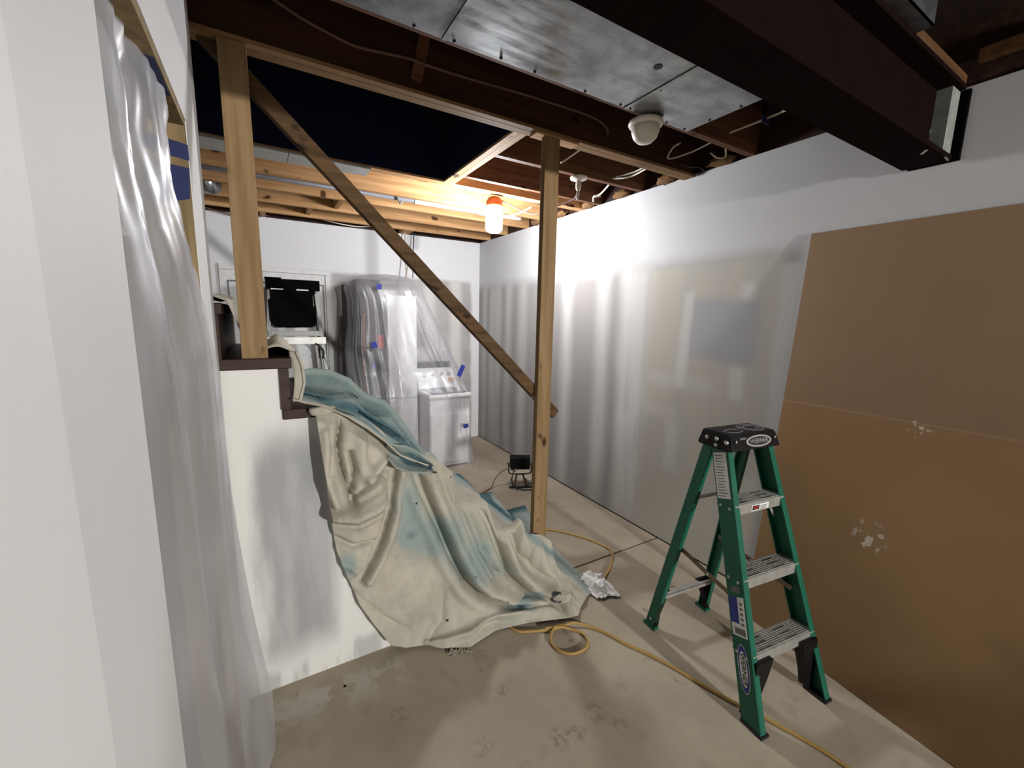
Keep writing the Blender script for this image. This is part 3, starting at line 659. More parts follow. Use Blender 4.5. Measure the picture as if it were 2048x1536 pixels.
# ------------------------------------------------------------------ drop cloth over the stairs
def pl_dist(x, z, L):
    d = np.full(x.shape, 9.)
    for (a, b) in zip(L[:-1], L[1:]):
        ax, az = a; bx, bz = b; dx, dz = bx-ax, bz-az; q = dx*dx+dz*dz+1e-9
        t = np.clip(((x-ax)*dx+(z-az)*dz)/q, 0, 1)
        d = np.minimum(d, np.hypot(x-(ax+t*dx), z-(az+t*dz)))
    return d
def resample(L, n):
    L = np.array(L, float); s = np.r_[0, np.cumsum(np.linalg.norm(np.diff(L, axis=0), axis=1))]; t = np.linspace(0, s[-1], n)
    return np.stack([np.interp(t, s, L[:, k]) for k in range(L.shape[1])], -1)
def npnoise(Xs, Ys, Zs, s, o):
    out = np.empty(Xs.size)
    for i, (a, b, c) in enumerate(zip(Xs.ravel(), Ys.ravel(), Zs.ravel())): out[i] = mnoise.noise(Vector((a*s+o, b*s-o, c*s+o*.5)))
    return out.reshape(Xs.shape)
prof = [(.155, 1.243), (.23, 1.220), (.31, 1.170), (.40, 1.095), (.47, 1.010), (.56, .962), (.66, .915), (.72, .862)]
for i in range(3, 7):
    xi, zi = X0+RUN*i, Z0-RISE*i; zn = zi-RISE
    if i < 6: prof += [(xi+.026, zi+.020), (xi+.050, zi-.06), (xi+.085, zn+.055), (xi+.14, zn+.028), (xi+RUN-.03, zn+.020)]
    else: prof += [(xi+.026, zi+.022), (xi+.055, zi-.07), (xi+.10, .06), (xi+.16, .022), (xi+.30, .012)]
NC = 320
T = resample(prof, NC)
hem = [(.213, 1.836, .60), (.25, 1.83, .471), (.30, 1.82, .31), (.352, 1.815, .204), (.43, 1.80, .06), (.50, 1.80, .015), (.584, 1.775, .012), (.667, 1.705, .010), (.777, 1.653, .010),
       (.94, 1.69, .010), (1.129, 1.651, .010), (1.377, 1.560, .010), (1.46, 1.62, .012), (1.55, 1.67, .012), (1.66, 1.69, .012)]
Hm = resample(hem, NC)
NR, NT = 170, 60
P = np.zeros((NR+NT, NC, 3)); side = np.zeros((NR+NT, NC))
t = np.linspace(0, 1, NR)[:, None]
# front panel rows (hem first, edge last), then the top rows going back
tt = 1-t
zf = T[None, :, 1]*(1-tt) + Hm[None, :, 2]*tt
xf = T[None, :, 0]*(1-tt**1.15) + Hm[None, :, 0]*tt**1.15
yf = 1.838*(1-tt**3) + Hm[None, :, 1]*tt**3 - .030*np.sin(np.pi*np.clip(tt*1.1, 0, 1))
zf = np.maximum(zf - .25*np.maximum(0, (1-T[None, :, 1]))**2*tt*(1-tt)*0, .010)
fold = np.zeros_like(xf)
def add(L, amp, wd, x=xf, z=zf):
    global fold; fold = fold + 1.45*amp*np.exp(-(pl_dist(x, z, L)/wd)**2)
FA = [(.555, .951), (.602, .80), (.683, .591), (.747, .418), (.816, .27), (.887, .187), (1.013, .10), (1.147, .05), (1.442, .03)]
sh = lambda L, dx, dz=0: [(a+dx, b+dz) for a, b in L]
add(FA, -.030, .016); add(sh(FA, .045, .02), .045, .035); add(sh(FA, -.05, -.015), .018, .03)
FB = [(.925, .686), (.994, .549), (1.074, .324), (1.102, .241), (1.214, .12), (1.348, .05)]
add(sh(FB, -.025, -.02), -.022, .014); add(sh(FB, .02, .01), .040, .03)
FB0 = [(.749, .868), (.77, .702), (.827, .544), (.88, .40), (.95, .26)]
add(FB0, .030, .03); add(sh(FB0, .05, -.02), -.018, .03)
add([(1.135, .503), (1.19, .36), (1.26, .24), (1.38, .12)], .028, .03); add([(1.09, .45), (1.15, .30), (1.22, .20)], -.018, .02)
FC = [(.60, .02), (.723, .05), (.889, .075), (1.014, .055), (1.20, .045), (1.45, .03)]
add(FC, .030, .018); add(sh(FC, .0, -.03), -.016, .02)
FD = [(.47, .965), (.446, .751), (.405, .619), (.365, .528), (.308, .433)]
add(FD, -.030, .014); add(sh(FD, .03, -.01), .022, .02)
def valley(L, amp, wd):
    global fold; fold = fold - amp*np.exp(-pl_dist(xf, zf, L)/wd)
for L, a, wd in ((FA, .040, .012), (sh(FB, -.025, -.02), .034, .011), (FC, .0, .01), (FD, .045, .012), ([(.251, 1.19), (.231, 1.085), (.243, .983), (.271, .866), (.286, .815)], .035, .011),
                 ([(.451, .949), (.377, .903), (.305, .85), (.278, .826)], .032, .010), ([(.279, 1.051), (.292, .975), (.281, .892)], .025, .009), (FB0[1:], .030, .012), ([(.36, 1.12), (.345, 1.03), (.37, .95), (.43, .90)], .024, .010),
                 ([(.20, 1.20), (.205, 1.08), (.19, .98)], .022, .009), ([(1.10, .44), (1.16, .30), (1.25, .19), (1.36, .13)], .026, .012), ([(.60, .02), (.68, .12), (.70, .25)], .018, .012), ([(.25, .42), (.40, .22), (.52, .10)], .014, .014),
                 ([(.21, .66), (.29, .60), (.37, .61)], .020, .010), ([(.90, .42), (.98, .28), (1.08, .20)], .022, .012)):
    valley(L, a, wd)
left = 1/(1+np.exp((pl_dist(xf, zf, [(.10, 1.3), (.10, .3)])*0 + (xf-(.445+.03*np.sin(zf*6))))/.012))
inside = left * (1/(1+np.exp(-(zf-(.70+.06*np.abs(xf-.31)/.15))/.010)))
fold += .050*inside
for L, a, wd in (([(.251, 1.19), (.231, 1.085), (.243, .983), (.271, .866), (.286, .815)], -.026, .016), ([(.451, .949), (.377, .903), (.305, .85), (.278, .826)], -.024, .016),
                 ([(.167, .923), (.195, .825), (.286, .806), (.339, .833), (.449, .87)], -.020, .012), ([(.279, 1.051), (.292, .975), (.281, .892)], -.020, .014),
                 ([(.19, 1.15), (.185, .95), (.22, .80)], .022, .02), ([(.33, 1.10), (.33, .98), (.36, .92)], .018, .03), ([(.42, .99), (.35, .93)], .022, .02),
                 ([(.19, .79), (.29, .765), (.42, .80)], .024, .02), ([(.20, .74), (.30, .72), (.43, .75)], -.014, .012),
                 ([(.20, .66), (.28, .60), (.36, .60)], -.016, .014), ([(.22, .55), (.28, .50)], .014, .02), ([(.25, .46), (.34, .50)], .012, .02)):
    add(L, a, wd)
wr = npnoise(xf, yf*0, zf, 7., 1.3)*.012 + npnoise(xf*1.4, yf*0, zf*.8, 17., 4.)*.005 + npnoise(xf, yf*0, zf, 40., 2.)*.0016
edge = np.clip((1-tt)*12, 0, 1)*np.clip(tt*30, 0, 1)
fold = (fold + wr)*np.clip(tt*14, .15, 1)
hug = np.clip(1-zf/.12, 0, 1)
yf2 = np.minimum(yf - fold*(1-.7*hug), YB-.022)
zf2 = zf + np.maximum(0, fold)*.8*hug + .004*hug
P[:NR, :, 0] = xf; P[:NR, :, 1] = yf2; P[:NR, :, 2] = np.maximum(zf2, .006)
v = np.linspace(0, 1, NT+1)[1:, None]
yt = 1.84 + v*(2.86-1.84) + 0*T[None, :, 0]
xt = T[None, :, 0] + .03*np.sin(v*5+T[None, :, 0]*3) + .22*v**3*np.clip((T[None, :, 0]-1.2)/.4, 0, 1)
zt = T[None, :, 1] + npnoise(xt, yt, xt*0, 9., 6.)*.014*np.clip((T[None, :, 1])/.05, 0, 1) + .010
bunch = .155*np.exp(-((T[None, :, 0]-1.29)/.13)**2)*np.exp(-((v-.0)/.05)**2)
zt = zt + bunch
far = np.clip((yt-2.80)/.06, 0, 1); zt = zt - far*np.minimum(.18, zt-.01)
P[NR:, :, 0] = xt; P[NR:, :, 1] = yt; P[NR:, :, 2] = np.maximum(zt, .006)
# carry the bunch by the post down the front edge
P[:NR, :, 2] += .155*np.exp(-((T[None, :, 0]-1.29)/.13)**2)*np.clip(1-tt*3.2, 0, 1)**1.5
xs, zs, ys = P[..., 0], P[..., 2], P[..., 1]
blob = lambda cx_, cz_, rx_, rz_, a=1.: a*np.exp(-(((xs-cx_)/rx_)**2+((zs-cz_)/rz_)**2))
rowtop = np.zeros_like(xs); rowtop[NR:] = 1
dye = (blob(.80, .55, .24, .22, .26) + blob(.53, .74, .07, .20, .45) + blob(.66, .56, .10, .09, .6) + blob(.87, .37, .12, .09, .6) + blob(.25, .52, .05, .07, .6) + blob(.52, .60, .06, .05, .4) + blob(1.05, .26, .12, .06, .35))*(1-rowtop)
dye += np.exp(-((xs-1.13)/.12)**2)*np.exp(-((ys-1.72)/.035)**2)*(zs < .12)*1.0
dye += rowtop*(.16 + .25*np.clip((ys-2.25)/.4, 0, 1)+ .6*np.clip((ys-2.6)/.2, 0, 1)*np.clip((xs-1.1)/.3, 0, 1)) + np.exp(-((xs-1.60)/.05)**2)*.6
band = np.exp(-(pl_dist(xs, zs, [(1.20, .44), (1.35, .28), (1.52, .14)])/.022)**2)*.8*(ys > 1.80)
dye = dye + band
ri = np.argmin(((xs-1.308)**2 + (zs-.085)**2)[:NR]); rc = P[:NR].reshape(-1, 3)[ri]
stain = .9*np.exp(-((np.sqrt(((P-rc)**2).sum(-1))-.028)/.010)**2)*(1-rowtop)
for a, b in ((.84, .33), (.78, .30), (.70, .12), (1.02, .14), (.56, .76), (.75, .84)): stain += np.exp(-(((xs-a)**2+(zs-b)**2)/.006**2))*(1-rowtop)
dc = empty('drop_cloth', (.8, 2.2, 0), label='cream and teal canvas drop cloth draped over the lower stairs', cat='drop cloth')
o = grid('canvas', P, M_CLOTH, dc, True, {'dye': dye, 'stain': stain}); o.matrix_parent_inverse = Matrix.Translation(-dc.location)
sd = o.modifiers.new('solid', 'SOLIDIFY'); sd.thickness = .003; sd.offset = 1
# rolled teal flap along the stair edge
U = resample([(.102, 1.99, 1.381), (.17, 2.0, 1.389), (.24, 2.0, 1.379), (.322, 2.0, 1.337), (.385, 1.99, 1.267), (.476, 1.98, 1.224), (.546, 1.97, 1.131), (.619, 1.94, 1.007), (.665, 1.90, .922)], 70)
Lw = resample([(.079, 1.815, 1.290), (.123, 1.81, 1.272), (.195, 1.795, 1.252), (.271, 1.78, 1.210), (.35, 1.765, 1.150), (.42, 1.75, 1.085), (.476, 1.745, 1.020), (.544, 1.745, .980), (.612, 1.765, .948)], 70)
k = np.linspace(0, 1, 34)[:, None, None]
F = Lw[None]*(1-k) + U[None]*k
kk = k[..., 0]
crease = np.linspace(0, 1, 70)[None, :]
F[..., 1] += .06*np.sin(kk*math.pi)*(1-.3*crease) - .035*np.exp(-((kk-(.42+.28*crease))/.09)**2) + .03*np.exp(-((kk-(.30+.30*crease))/.06)**2)
F[..., 2] += -.03*np.sin(kk*math.pi) + .010*np.sin(crease*17+kk*4)*kk*(1-kk)*4
F[..., 1] += npnoise(F[..., 0], F[..., 1], F[..., 2], 12., 3.)*.016
F[..., 1] = np.where(((F[..., 0] < .33) & (F[..., 2] < 1.272)) | ((F[..., 0] < .55) & (F[..., 2] < 1.062)), np.minimum(F[..., 1], 1.842), F[..., 1])
fd = .86 + .5*np.exp(-((kk-(.30+.30*crease))/.10)**2) - 1.1*np.exp(-(kk/.06)**2)*1 - .20*np.exp(-((kk-.95)/.06)**2) - .25*np.clip((crease-.55)*2, 0, 1)*np.exp(-((kk-.25)/.15)**2)
fl = grid('folded_flap', F, M_CLOTH, dc, True, {'dye': fd, 'stain': fd*0}); fl.matrix_parent_inverse = Matrix.Translation(-dc.location)
sd = fl.modifiers.new('solid', 'SOLIDIFY'); sd.thickness = .005; sd.offset = 0
# dark pocket end of the flap, lower right
A = resample([(.44, 1.80, 1.07), (.47, 1.79, 1.06), (.52, 1.80, 1.045), (.58, 1.82, 1.0), (.645, 1.80, .93)], 36)
Bq = resample([(.432, 1.79, 1.005), (.46, 1.765, .962), (.51, 1.750, .938), (.57, 1.750, .925), (.650, 1.765, .908)], 36)
k = np.linspace(0, 1, 16)[:, None, None]; F2 = Bq[None]*(1-k)+A[None]*k; kk = k[..., 0]
F2[..., 1] += .05*np.sin(kk*math.pi)-.015; F2[..., 2] -= .012*np.sin(kk*math.pi)
cr = np.linspace(0, 1, 36)[None, :]
po = grid('flap_pocket', F2, M_CLOTH, dc, True, {'dye': .35+1.1*np.clip((cr-.12)*3, 0, 1)*np.exp(-((kk-.55)/.35)**2), 'stain': .6*np.exp(-((cr-.95)/.12)**2)+0*kk}); po.matrix_parent_inverse = Matrix.Translation(-dc.location)
sd = po.modifiers.new('solid', 'SOLIDIFY'); sd.thickness = .005; sd.offset = 0
# knotted gather at the upper left corner and frayed hem
bm = bmesh.new(); bmesh.ops.create_icosphere(bm, subdivisions=3, radius=1)
for vv in bm.verts:
    vv.co *= 1+.25*nz(vv.co, 2., 5.); vv.co = Vector((vv.co.x*.05+.185, vv.co.y*.028+1.825, vv.co.z*.022+1.232))
me = bpy.data.meshes.new('gathered_corner'); bm.to_mesh(me); bm.free()
for nme in ('dye', 'stain'): me.attributes.new(nme, 'FLOAT', 'POINT')
o = finish('gathered_corner', me, M_CLOTH, dc, True); o.matrix_parent_inverse = Matrix.Translation(-dc.location)
mb = MB()
for q in range(8):
    a = random.uniform(.66, .80); y0 = np.interp(a, Hm[:, 0], Hm[:, 1])
    mb.tube([(a, y0+.02, .016), (a+random.uniform(-.02, .02), y0-.01, .014), (a+random.uniform(-.04, .04), y0-random.uniform(.01, .035), .006)], .0024, 5, sub=3)
tag(child(mb, 'frayed_hem', plain('hem_thread', (150, 143, 130), .9), dc), kind='stuff')
# strip of cloth hanging on the riser and the loose cloth on the upper steps
k = np.linspace(0, 1, 20)[:, None, None]
A = resample([(.10, 1.86, 1.475), (.118, 1.84, 1.42), (.122, 1.83, 1.35), (.10, 1.82, 1.28)], 24); Bq = resample([(.085, 1.90, 1.47), (.092, 1.88, 1.40), (.088, 1.86, 1.33), (.088, 1.845, 1.275)], 24)
F3 = A[None]*(1-k)+Bq[None]*k; F3[..., 0] += .012*np.sin(k[..., 0]*9)
o = grid('riser_fold', F3, M_CLOTH, dc, True, {'dye': 0*F3[..., 0]+.02, 'stain': 0*F3[..., 0]}); o.matrix_parent_inverse = Matrix.Translation(-dc.location)
sd = o.modifiers.new('solid', 'SOLIDIFY'); sd.thickness = .004; sd.offset = 0
prof = [(-.30, Z0+RISE+.015), (-.15, Z0+RISE+.018), (-.105, Z0+RISE+.006), (-.085, Z0+.14), (-.055, Z0+.05), (-.02, Z0+.018), (.04, Z0+.018), (.088, Z0+.012), (.10, Z0-.03)]
T2 = resample(prof, 70); v = np.linspace(0, 1, 40)[:, None]
yy = 1.90+v*.82+0*T2[None, :, 0]; xx = T2[None, :, 0]+.014*np.sin(v*9+T2[None, :, 0]*7); zz = T2[None, :, 1]+npnoise(xx, yy, xx*0, 14., 8.)*.02+.010
zz += .045*np.exp(-((T2[None, :, 0]-.03)/.035)**2)*np.exp(-((v-.12)/.10)**2)
P2 = np.stack([xx, yy+.01*np.sin(T2[None, :, 1]*40), zz], -1)
oc = grid('drop_cloth', P2, M_CLOTH, None, True, {'dye': .25*np.exp(-((v-.25)/.1)**2)+0*xx, 'stain': 0*xx})
tag(oc, 'crumpled canvas cloth lying on the upper brown stair treads', 'drop cloth'); sd = oc.modifiers.new('solid', 'SOLIDIFY'); sd.thickness = .004; sd.offset = 1

# rag and cords
bm = bmesh.new(); bmesh.ops.create_grid(bm, x_segments=40, y_segments=40, size=.5)
for vv in bm.verts:
    a, b = vv.co.x, vv.co.y; q = Vector((a*3, b*3, .3))
    vv.co = Vector((1.665 + a*.15+b*.03 + .02*mnoise.noise(q*1.7), 1.725 + b*.24 - a*.05 + .025*mnoise.noise(q*1.3+Vector((4, 0, 0))), .006+abs(.075*mnoise.noise(q*1.5+Vector((0, 7, 0))))*(1-(2*a)**4)*(1-(2*b)**4)+.02*abs(mnoise.noise(q*4))+.004))
me = bpy.data.meshes.new('rag'); bm.to_mesh(me); bm.free()
tag(finish('rag', me, M_RAG, None, True, False), 'crumpled white rag on the floor at the cloth corner', 'rag')
z = .008
tag(MB().tube([(1.60, 2.50, z), (1.80, 2.43, z), (1.953, 2.226, z), (2.023, 2.031, z), (2.002, 1.933, z), (1.907, 1.849, z), (1.776, 1.766, z), (1.70, 1.72, .012)], .0075, 8, sub=8).obj('extension_cord', M_CORD, smooth=True),
    'yellow extension cord curving from the tall post to the white rag', 'cord')
tag(MB().tube([(.96, 1.76, .02), (1.013, 1.707, z), (1.045, 1.635, z), (1.12, 1.595, z), (1.198, 1.563, z), (1.27, 1.55, z), (1.33, 1.53, z+.012), (1.397, 1.476, z), (1.438, 1.405, z), (1.475, 1.30, z), (1.529, 1.186, z), (1.569, 1.073, z), (1.60, .963, z), (1.651, .807, z), (1.688, .723, z), (1.737, .577, z), (1.756, .47, z), (1.765, .30, z)], .0075, 8, sub=8).obj('extension_cord', M_CORD, smooth=True),
    'long yellow cord running from the drop cloth under the green ladder', 'cord')
tag(MB().tube([(1.28, 1.552, z+.004), (1.221, 1.552, z+.014), (1.175, 1.526, z), (1.150, 1.482, z), (1.157, 1.423, z), (1.201, 1.38, z), (1.276, 1.374, z), (1.319, 1.405, z), (1.33, 1.457, z), (1.30, 1.508, z), (1.24, 1.545, z+.014), (1.17, 1.575, z+.006)], .0075, 8, sub=8).obj('cord_loop', M_CORD, smooth=True),
    'coiled yellow cord loop on the floor in front of the drop cloth', 'cord')

# ------------------------------------------------------------------ plastic sheet in the left opening
nu, nv = 120, 90
uu = np.linspace(0, 1, nu)[None, :]; zv = np.linspace(2.13, .006, nv)[:, None]
yr = np.interp(zv, [0, .5, 1.0, 1.47, 1.6, 1.70, 1.83, 1.93, 2.03, 2.13], [1.70, 1.66, 1.63, 1.60, 1.52, 1.45, 1.32, 1.25, 1.25, 1.30])
xr = np.interp(zv, [0, 1.0, 1.47, 1.65, 1.9, 2.13], [-.075, -.125, -.13, -.14, -.152, -.16])
ym = .752 + uu*(yr-.752)
xb = -.195 + (xr+.195)*uu**1.5 + .03*np.clip(1-zv/.8, 0, 1)**2
low = np.clip((zv-.0)/2.13, 0, 1)
fo = (.018*np.sin(uu*15+zv*.8+1.2*np.sin(zv*1.3)) + .007*np.sin(uu*34-zv*1.3+np.sin(zv*2.1))*np.clip(zv/1.4,.25,1) + .003*np.sin(uu*80+zv*3)*np.clip(zv-.9, 0, 1))
fo = fo*(.35+.65*np.sin(np.clip(uu, 0, 1)*math.pi)**.5)*np.clip((2.13-zv)*6+.25, 0, 1)
Pp = np.stack([xb+fo*.8, ym+.012*np.sin(zv*4+uu*6)+0*fo, zv+0*uu], -1)
wn = npnoise(Pp[..., 0]*2, Pp[..., 1]*3, Pp[..., 2], 9., 2.)*np.clip((zv-1.1)*.8, .08, 1)
Pp[..., 0] += wn*.014
Pp[..., 0] = np.minimum(Pp[..., 0], -.06); m_ = (ym > 1.49); Pp[..., 0] = np.where(m_, np.maximum(Pp[..., 0], -.142), Pp[..., 0])
ps = empty('plastic_sheet', (XL, 1.2, 0), label='clear plastic sheet hanging over the left doorway opening', cat='plastic sheet')
o = grid('film', Pp, M_FILM, ps, True); o.matrix_parent_inverse = Matrix.Translation(-ps.location)
def strip(name, pts, mat, par):
    o = MB().add(pts, [(0, 1, 2, 3)]).obj(name, mat, par); o.matrix_parent_inverse = Matrix.Translation(-par.location)
    sd = o.modifiers.new('solid', 'SOLIDIFY'); sd.thickness = .0008; return o
strip('tape', [(XL-.004, 1.15, 2.1165), (XL-.004, 1.32, 2.1165), (XL-.045, 1.30, 2.1165), (XL-.05, 1.13, 2.1165)], M_TAPED, ps)
strip('tape', [(XL-.025, 1.15, 2.116), (XL-.018, 1.30, 2.116), (XL-.012, 1.27, 2.06), (XL-.018, 1.15, 2.06)], M_TAPED, ps)
strip('tape', [(XL-.11, 1.5015, 2.045), (XL+.002, 1.5015, 2.03), (XL+.002, 1.5015, 2.07), (XL-.11, 1.5015, 2.09)], M_TAPED, ps)
strip('tape', [(XL-.105, 1.5012, 1.90), (XL-.004, 1.5012, 1.93), (XL+.001, 1.5012, 2.01), (XL-.10, 1.5012, 2.02)], M_TAPED, ps)

# ------------------------------------------------------------------ wrapped furnace, cabinet and washer at the back
fu = empty('furnace', (.95, 4.7, 0), label='dark grey furnace cabinet wrapped in plastic against the back wall', cat='furnace')
M_DK = plain('furnace_grey', (54, 52, 52), .6)
child(MB().box(.80, 1.075, 4.44, 4.92, .02, 1.62), 'cabinet', M_DK, fu, bevel=.006)
child(MB().box(.82, 1.06, 4.48, 4.90, 1.62, 1.98), 'plenum', M_DK, fu, bevel=.004)
child(MB().box(.83, 1.05, 4.432, 4.44, .75, 1.55).box(.83, 1.05, 4.432, 4.44, .10, .70), 'access_panel', plain('furnace_panel', (44, 42, 42), .5), fu)
child(MB().box(1.0, 1.06, 4.40, 4.432, 1.28, 1.42), 'gas_valve', plain('valve_red', (150, 34, 34), .5), fu, bevel=.006)
child(MB().tube([(.86, 4.40, .1), (.86, 4.40, 1.5), (.90, 4.45, 1.6)], .018, 10), 'pipe', M_CABLEP, fu, smooth=True)
cb = empty('storage_cabinet', (1.25, 4.55, 0), label='tall white cabinet under plastic between furnace and washer', cat='cabinet')
child(MB().box(1.095, 1.41, 4.39, 4.75, 0, 1.83), 'body', M_WHITE, cb, bevel=.004)
child(MB().box(1.10, 1.405, 4.378, 4.389, .75, 1.825), 'door', M_WHITE, cb, bevel=.003)
child(MB().box(1.10, 1.405, 4.378, 4.389, .02, .74), 'door', M_WHITE, cb, bevel=.003)
tag(MB().lathe([(.06, 0), (.065, .02), (.065, .24), (.03, .29), (.025, .33), (.001, .33)], (1.035, 4.33, .005), 18).obj('blue_jug', plain('jug_blue', (40, 62, 120), .4), smooth=True), 'blue jug seen through plastic beside the tall cabinet', 'jug')
wm = empty('washing_machine', (1.6, 4.3, 0), label='white top loading washing machine under plastic sheeting', cat='washing machine')
child(MB().box(1.43, 1.89, 4.06, 4.62, .02, .775), 'body', M_WHITE, wm, bevel=.012)
child(MB().box(1.44, 1.88, 4.052, 4.06, .06, .60), 'front_panel', M_WHITE, wm, bevel=.004)
child(MB().box(1.42, 1.90, 4.04, 4.63, .775, .815), 'top', M_WHITE, wm, bevel=.01)
child(MB().box(1.47, 1.85, 4.07, 4.40, .816, .83), 'lid', M_PIPE, wm, bevel=.006)
co = child(MB().prism([(4.42, .815), (4.62, .815), (4.62, 1.03), (4.53, 1.04), (4.44, .90)], 0, 1.43, 1.89), 'console', M_WHITE, wm, bevel=.006)
nx = Vector((0, -.85, .53))
for x, r in ((1.52, .028), (1.62, .018), (1.72, .018), (1.81, .022)):
    o = MB().lathe([(r, 0), (r*.9, .018), (r*.5, .02)], (0, 0, 0), 16).obj('dial', M_GREY, co); o.data.transform(Matrix.Translation((x, 4.482, .968)) @ nx.to_track_quat('Z', 'Y').to_matrix().to_4x4()); o.matrix_parent_inverse = Matrix.Identity(4)
child(MB().box(1.43, 1.89, 4.622, 4.64, .9, 1.10), 'back_guard', M_BLACK, wm)
# film draped over all three
nz_, na = 90, 150
zz = np.linspace(2.03, .008, nz_)[:, None]; an = np.linspace(0, 2*math.pi, na)[None, :]
it = lambda a: np.interp(zz, *zip(*sorted(a)))
x0 = it([(2.03, .90), (1.99, .77), (1.90, .745), (1.78, .775), (1.5, .765), (1.2, .735), (.9, .74), (.5, .77), (0, .74)])
x1 = it([(2.03, 1.40), (1.99, 1.475), (1.90, 1.50), (1.80, 1.545), (1.3, 1.77), (1.04, 1.895), (.8, 1.925), (.4, 1.93), (0, 1.97)])
y0 = it([(2.03, 4.55), (1.99, 4.42), (1.90, 4.33), (1.80, 4.31), (1.3, 4.27), (1.04, 4.18), (.82, 4.015), (.4, 4.01), (0, 3.96)])
y1 = it([(2.03, 4.80), (1.9, 4.93), (0, 4.96)])
ca, sa = np.cos(an), np.sin(an); sg = lambda q, p: np.sign(q)*np.abs(q)**p
low = np.clip((2.0-zz)*1.4, 0, 1)
pr = .55 - .18*np.clip((1.1-zz)*2, 0, 1)
X_ = (x0+x1)/2 + (x1-x0)/2*sg(ca, 1)*0 + (x1-x0)/2*np.sign(ca)*np.abs(ca)**pr
Y_ = (y0+y1)/2 + (y1-y0)/2*np.sign(sa)*np.abs(sa)**pr
fo = (.016*np.sin(an*26+zz*1.5)+.011*np.sin(an*47-zz*2.0)+.005*np.sin(an*90+zz*4))*low
Y_ = np.where(sa < 0, np.minimum(Y_ + fo*sa*sa*1.2*-1, 9), Y_+fo*.3); X_ = X_ + fo*np.abs(ca)
Dp = np.stack([X_, np.minimum(Y_, 4.985), zz+0*an], -1)
Dp[..., 0] += npnoise(Dp[..., 0], Dp[..., 1], Dp[..., 2]*.4, 8., 1.)*.016; Dp[..., 1] += npnoise(Dp[..., 0], Dp[..., 1], Dp[..., 2]*.4, 9., 5.)*.014
top = np.stack([.5*(Dp[0, :, 0]+1.16), .5*(Dp[0, :, 1]+4.66), 0*Dp[0, :, 0]+2.045+.012*np.sin(an[0]*7)], -1)[None]
ctr = np.stack([0*an[0]+1.16, 0*an[0]+4.66, 0*an[0]+2.05], -1)[None]
pw = empty('plastic_drape', (1.3, 4.5, 0), label='hazy plastic sheeting draped over the furnace, cabinet and washer', cat='plastic sheet')
o = grid('film', np.concatenate([ctr, top, Dp], 0), M_FILM2, pw, True); o.matrix_parent_inverse = Matrix.Translation(-pw.location)
def tape(p, wd, ht, rz=0, tilt=0):
    o = MB().box(-wd/2, wd/2, -.001, 0, -ht/2, ht/2).obj('tape', M_TAPE, pw); o.data.transform(Matrix.Translation(p) @ Matrix.Rotation(rz, 4, 'Z') @ Matrix.Rotation(tilt, 4, 'Y'))
    o.matrix_parent_inverse = Matrix.Translation(-pw.location)
tape((1.00, 4.275, 1.90), .05, .05, 0, .15); tape((.93, 4.25, 1.33), .055, .06, 0, -.2); tape((.925, 4.25, 1.12), .045, .05)
tape((1.80, 4.10, 1.05), .05, .13, 0, .45); tape((1.80, 3.965, .47), .06, .045, 0, -.15)
M_OR = plain('orange_sticker', (196, 130, 84), .6); child(MB().box(1.76, 1.85, 4.40, 4.404, .90, .935), 'sticker', M_OR, wm)

# aluminium ladder with black tray leaning by the back door
al = empty('folding_ladder', (.28, 4.75, 0), label='grey aluminium ladder with black top tray standing before the back door', cat='ladder')
yl = lambda z: 4.50 + z*.09
for s in (-1, 1):
    hw0, hw1 = .33, .20
    child(MB().shear((.265+s*hw0, yl(0), .002), (.265+s*hw1, yl(1.86), 1.86), .016, .030), 'rail', M_GREY, al)
    child(MB().shear((.265+s*(hw0-.05), yl(0)+.22, .002), (.265+s*(hw1-.02), yl(1.86)+.05, 1.84), .010, .018), 'rear_rail', M_GREY, al)
child(MB().box(.035, .50, 4.60, 4.78, 1.845, 1.945).box(.03, .17, 4.61, 4.77, 1.945, 1.958), 'top_cap', M_INK2, al, bevel=.01)
child(MB().prism([(.075, 1.87), (.075, 1.76), (.055, 1.75), (.055, 1.55), (.085, 1.50), (.12, 1.488), (.40, 1.488), (.435, 1.50), (.455, 1.55), (.455, 1.68), (.43, 1.70), (.43, 1.80), (.455, 1.82), (.455, 1.87)], 1, 4.575, 4.60), 'tray', M_INK2, al)
for x in (.07, .285): child(MB().box(x+.005, x+.11, 4.570, 4.574, 1.842, 1.853), 'tray_slot', M_LAB, al)
for z in (.30, .62, .94): child(MB().box(.265-.31+z*.07, .265+.31-z*.07, yl(z)-.04, yl(z)+.04, z-.03, z), 'step', M_GREY, al, bevel=.003)
child(MB().box(.03, .50, 4.575, 4.59, 1.405, 1.455), 'cross_bar', M_GREY, al, bevel=.002)
child(MB().box(.01, .53, 4.57, 4.588, 1.325, 1.395), 'cross_bar', M_ALU, al, bevel=.002)
for x in (.06, .10, .44, .48): child(MB().lathe([(.008, -.0), (.006, -.005), (.002, -.007)], (x, 4.574, 1.44), 10, 1), 'bolt', M_NAIL, al)
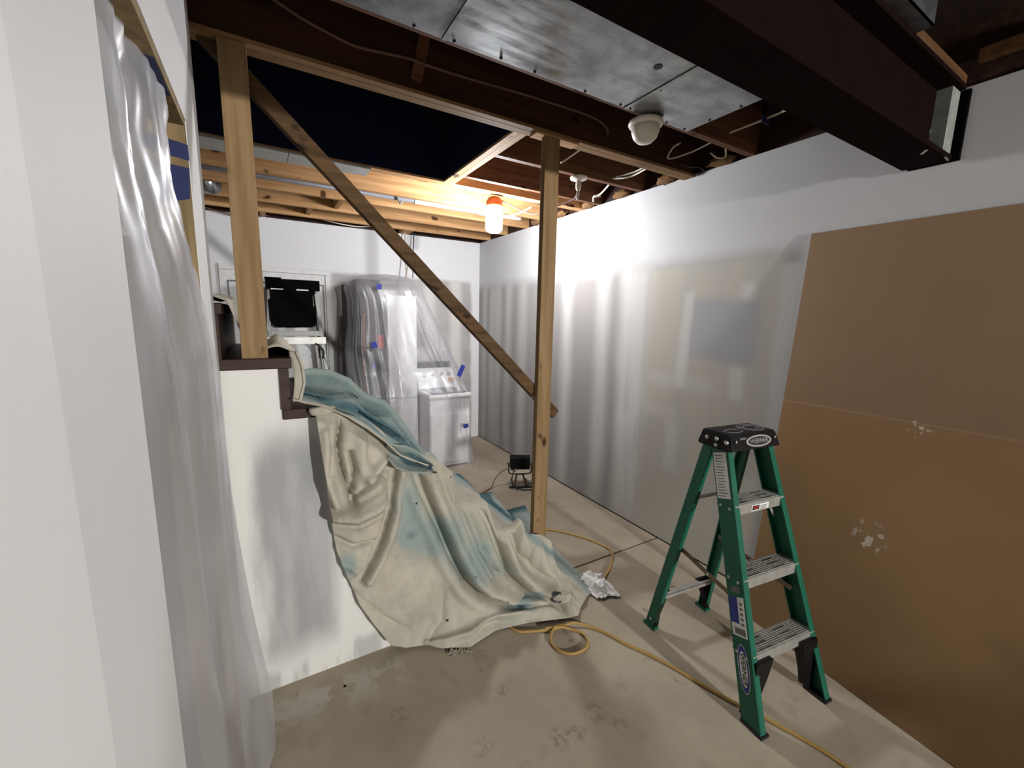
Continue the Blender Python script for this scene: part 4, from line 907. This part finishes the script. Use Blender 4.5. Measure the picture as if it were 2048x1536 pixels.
child(MB().tube([(.43, 4.56, 1.33), (.47, 4.55, 1.30), (.50, 4.56, 1.25), (.49, 4.56, 1.18)], .010, 8), 'hinge_cable', M_BLACKR, al, smooth=True)
child(MB().bar((.47, 4.56, 1.30), (.60, 4.60, .9), .02, .006), 'spreader', M_GREY, al)

# ------------------------------------------------------------------ floor work light
wk = empty('work_light', (2.08, 3.30, 0), label='black floor work light with fins beside its coiled cord', cat='work light')
MBw = MB().box(-.095, .095, -.03, .03, .165, .285)
for q in range(9): MBw.box(-.085+q*.021-.003, -.085+q*.021+.003, -.048, -.03, .175, .275)
MBw.obj('head', M_BLACK, wk, bevel=.005)
MB().box(-.10, .10, .03, .04, .16, .29).obj('front_frame', M_BLACK, wk, bevel=.003)
MB().tube([(-.11, 0, .225), (-.11, 0, .13), (-.06, 0, .11), (.06, 0, .11), (.11, 0, .13), (.11, 0, .225)], .007, 8, sub=3).obj('bracket', M_BLACKR, wk, smooth=True)
for s in (-1, 1):
    MB().tube([(s*.115, 0, .225), (s*.135, 0, .225)], .016, 10, sub=1).obj('knob', M_GREY, wk)
    MB().tube([(s*.03, 0, .11), (s*.045, -.03, .05), (s*.06, -.10, .013), (s*.075, .11, .013)], .009, 8, sub=3).obj('leg', plain('leg_maroon', (52, 34, 34), .5), wk, smooth=True)
MB().tube([(-.11, -.09, .013), (.13, -.08, .013)], .011, 8, sub=1).obj('cross_foot', M_BLACKR, wk)
wk.rotation_euler.z = -.45
cable([(2.06, 3.30, .20), (1.98, 3.26, .16), (1.95, 3.22, .06), (2.03, 3.16, .009), (2.15, 3.12, .009), (2.22, 3.19, .009), (2.18, 3.25, .009), (2.06, 3.22, .009), (1.98, 3.20, .009)], .006, M_BLACKR, 'black cord coiled at the feet of the work light')
cable([(2.02, 3.28, .15), (1.95, 3.34, .17), (1.85, 3.36, .10), (1.80, 3.35, .02), (1.75, 3.32, .009), (1.62, 3.25, .009), (1.50, 3.2, .009)], .006, M_CABLEP, 'brown cord arching from the work light towards the drop cloth')
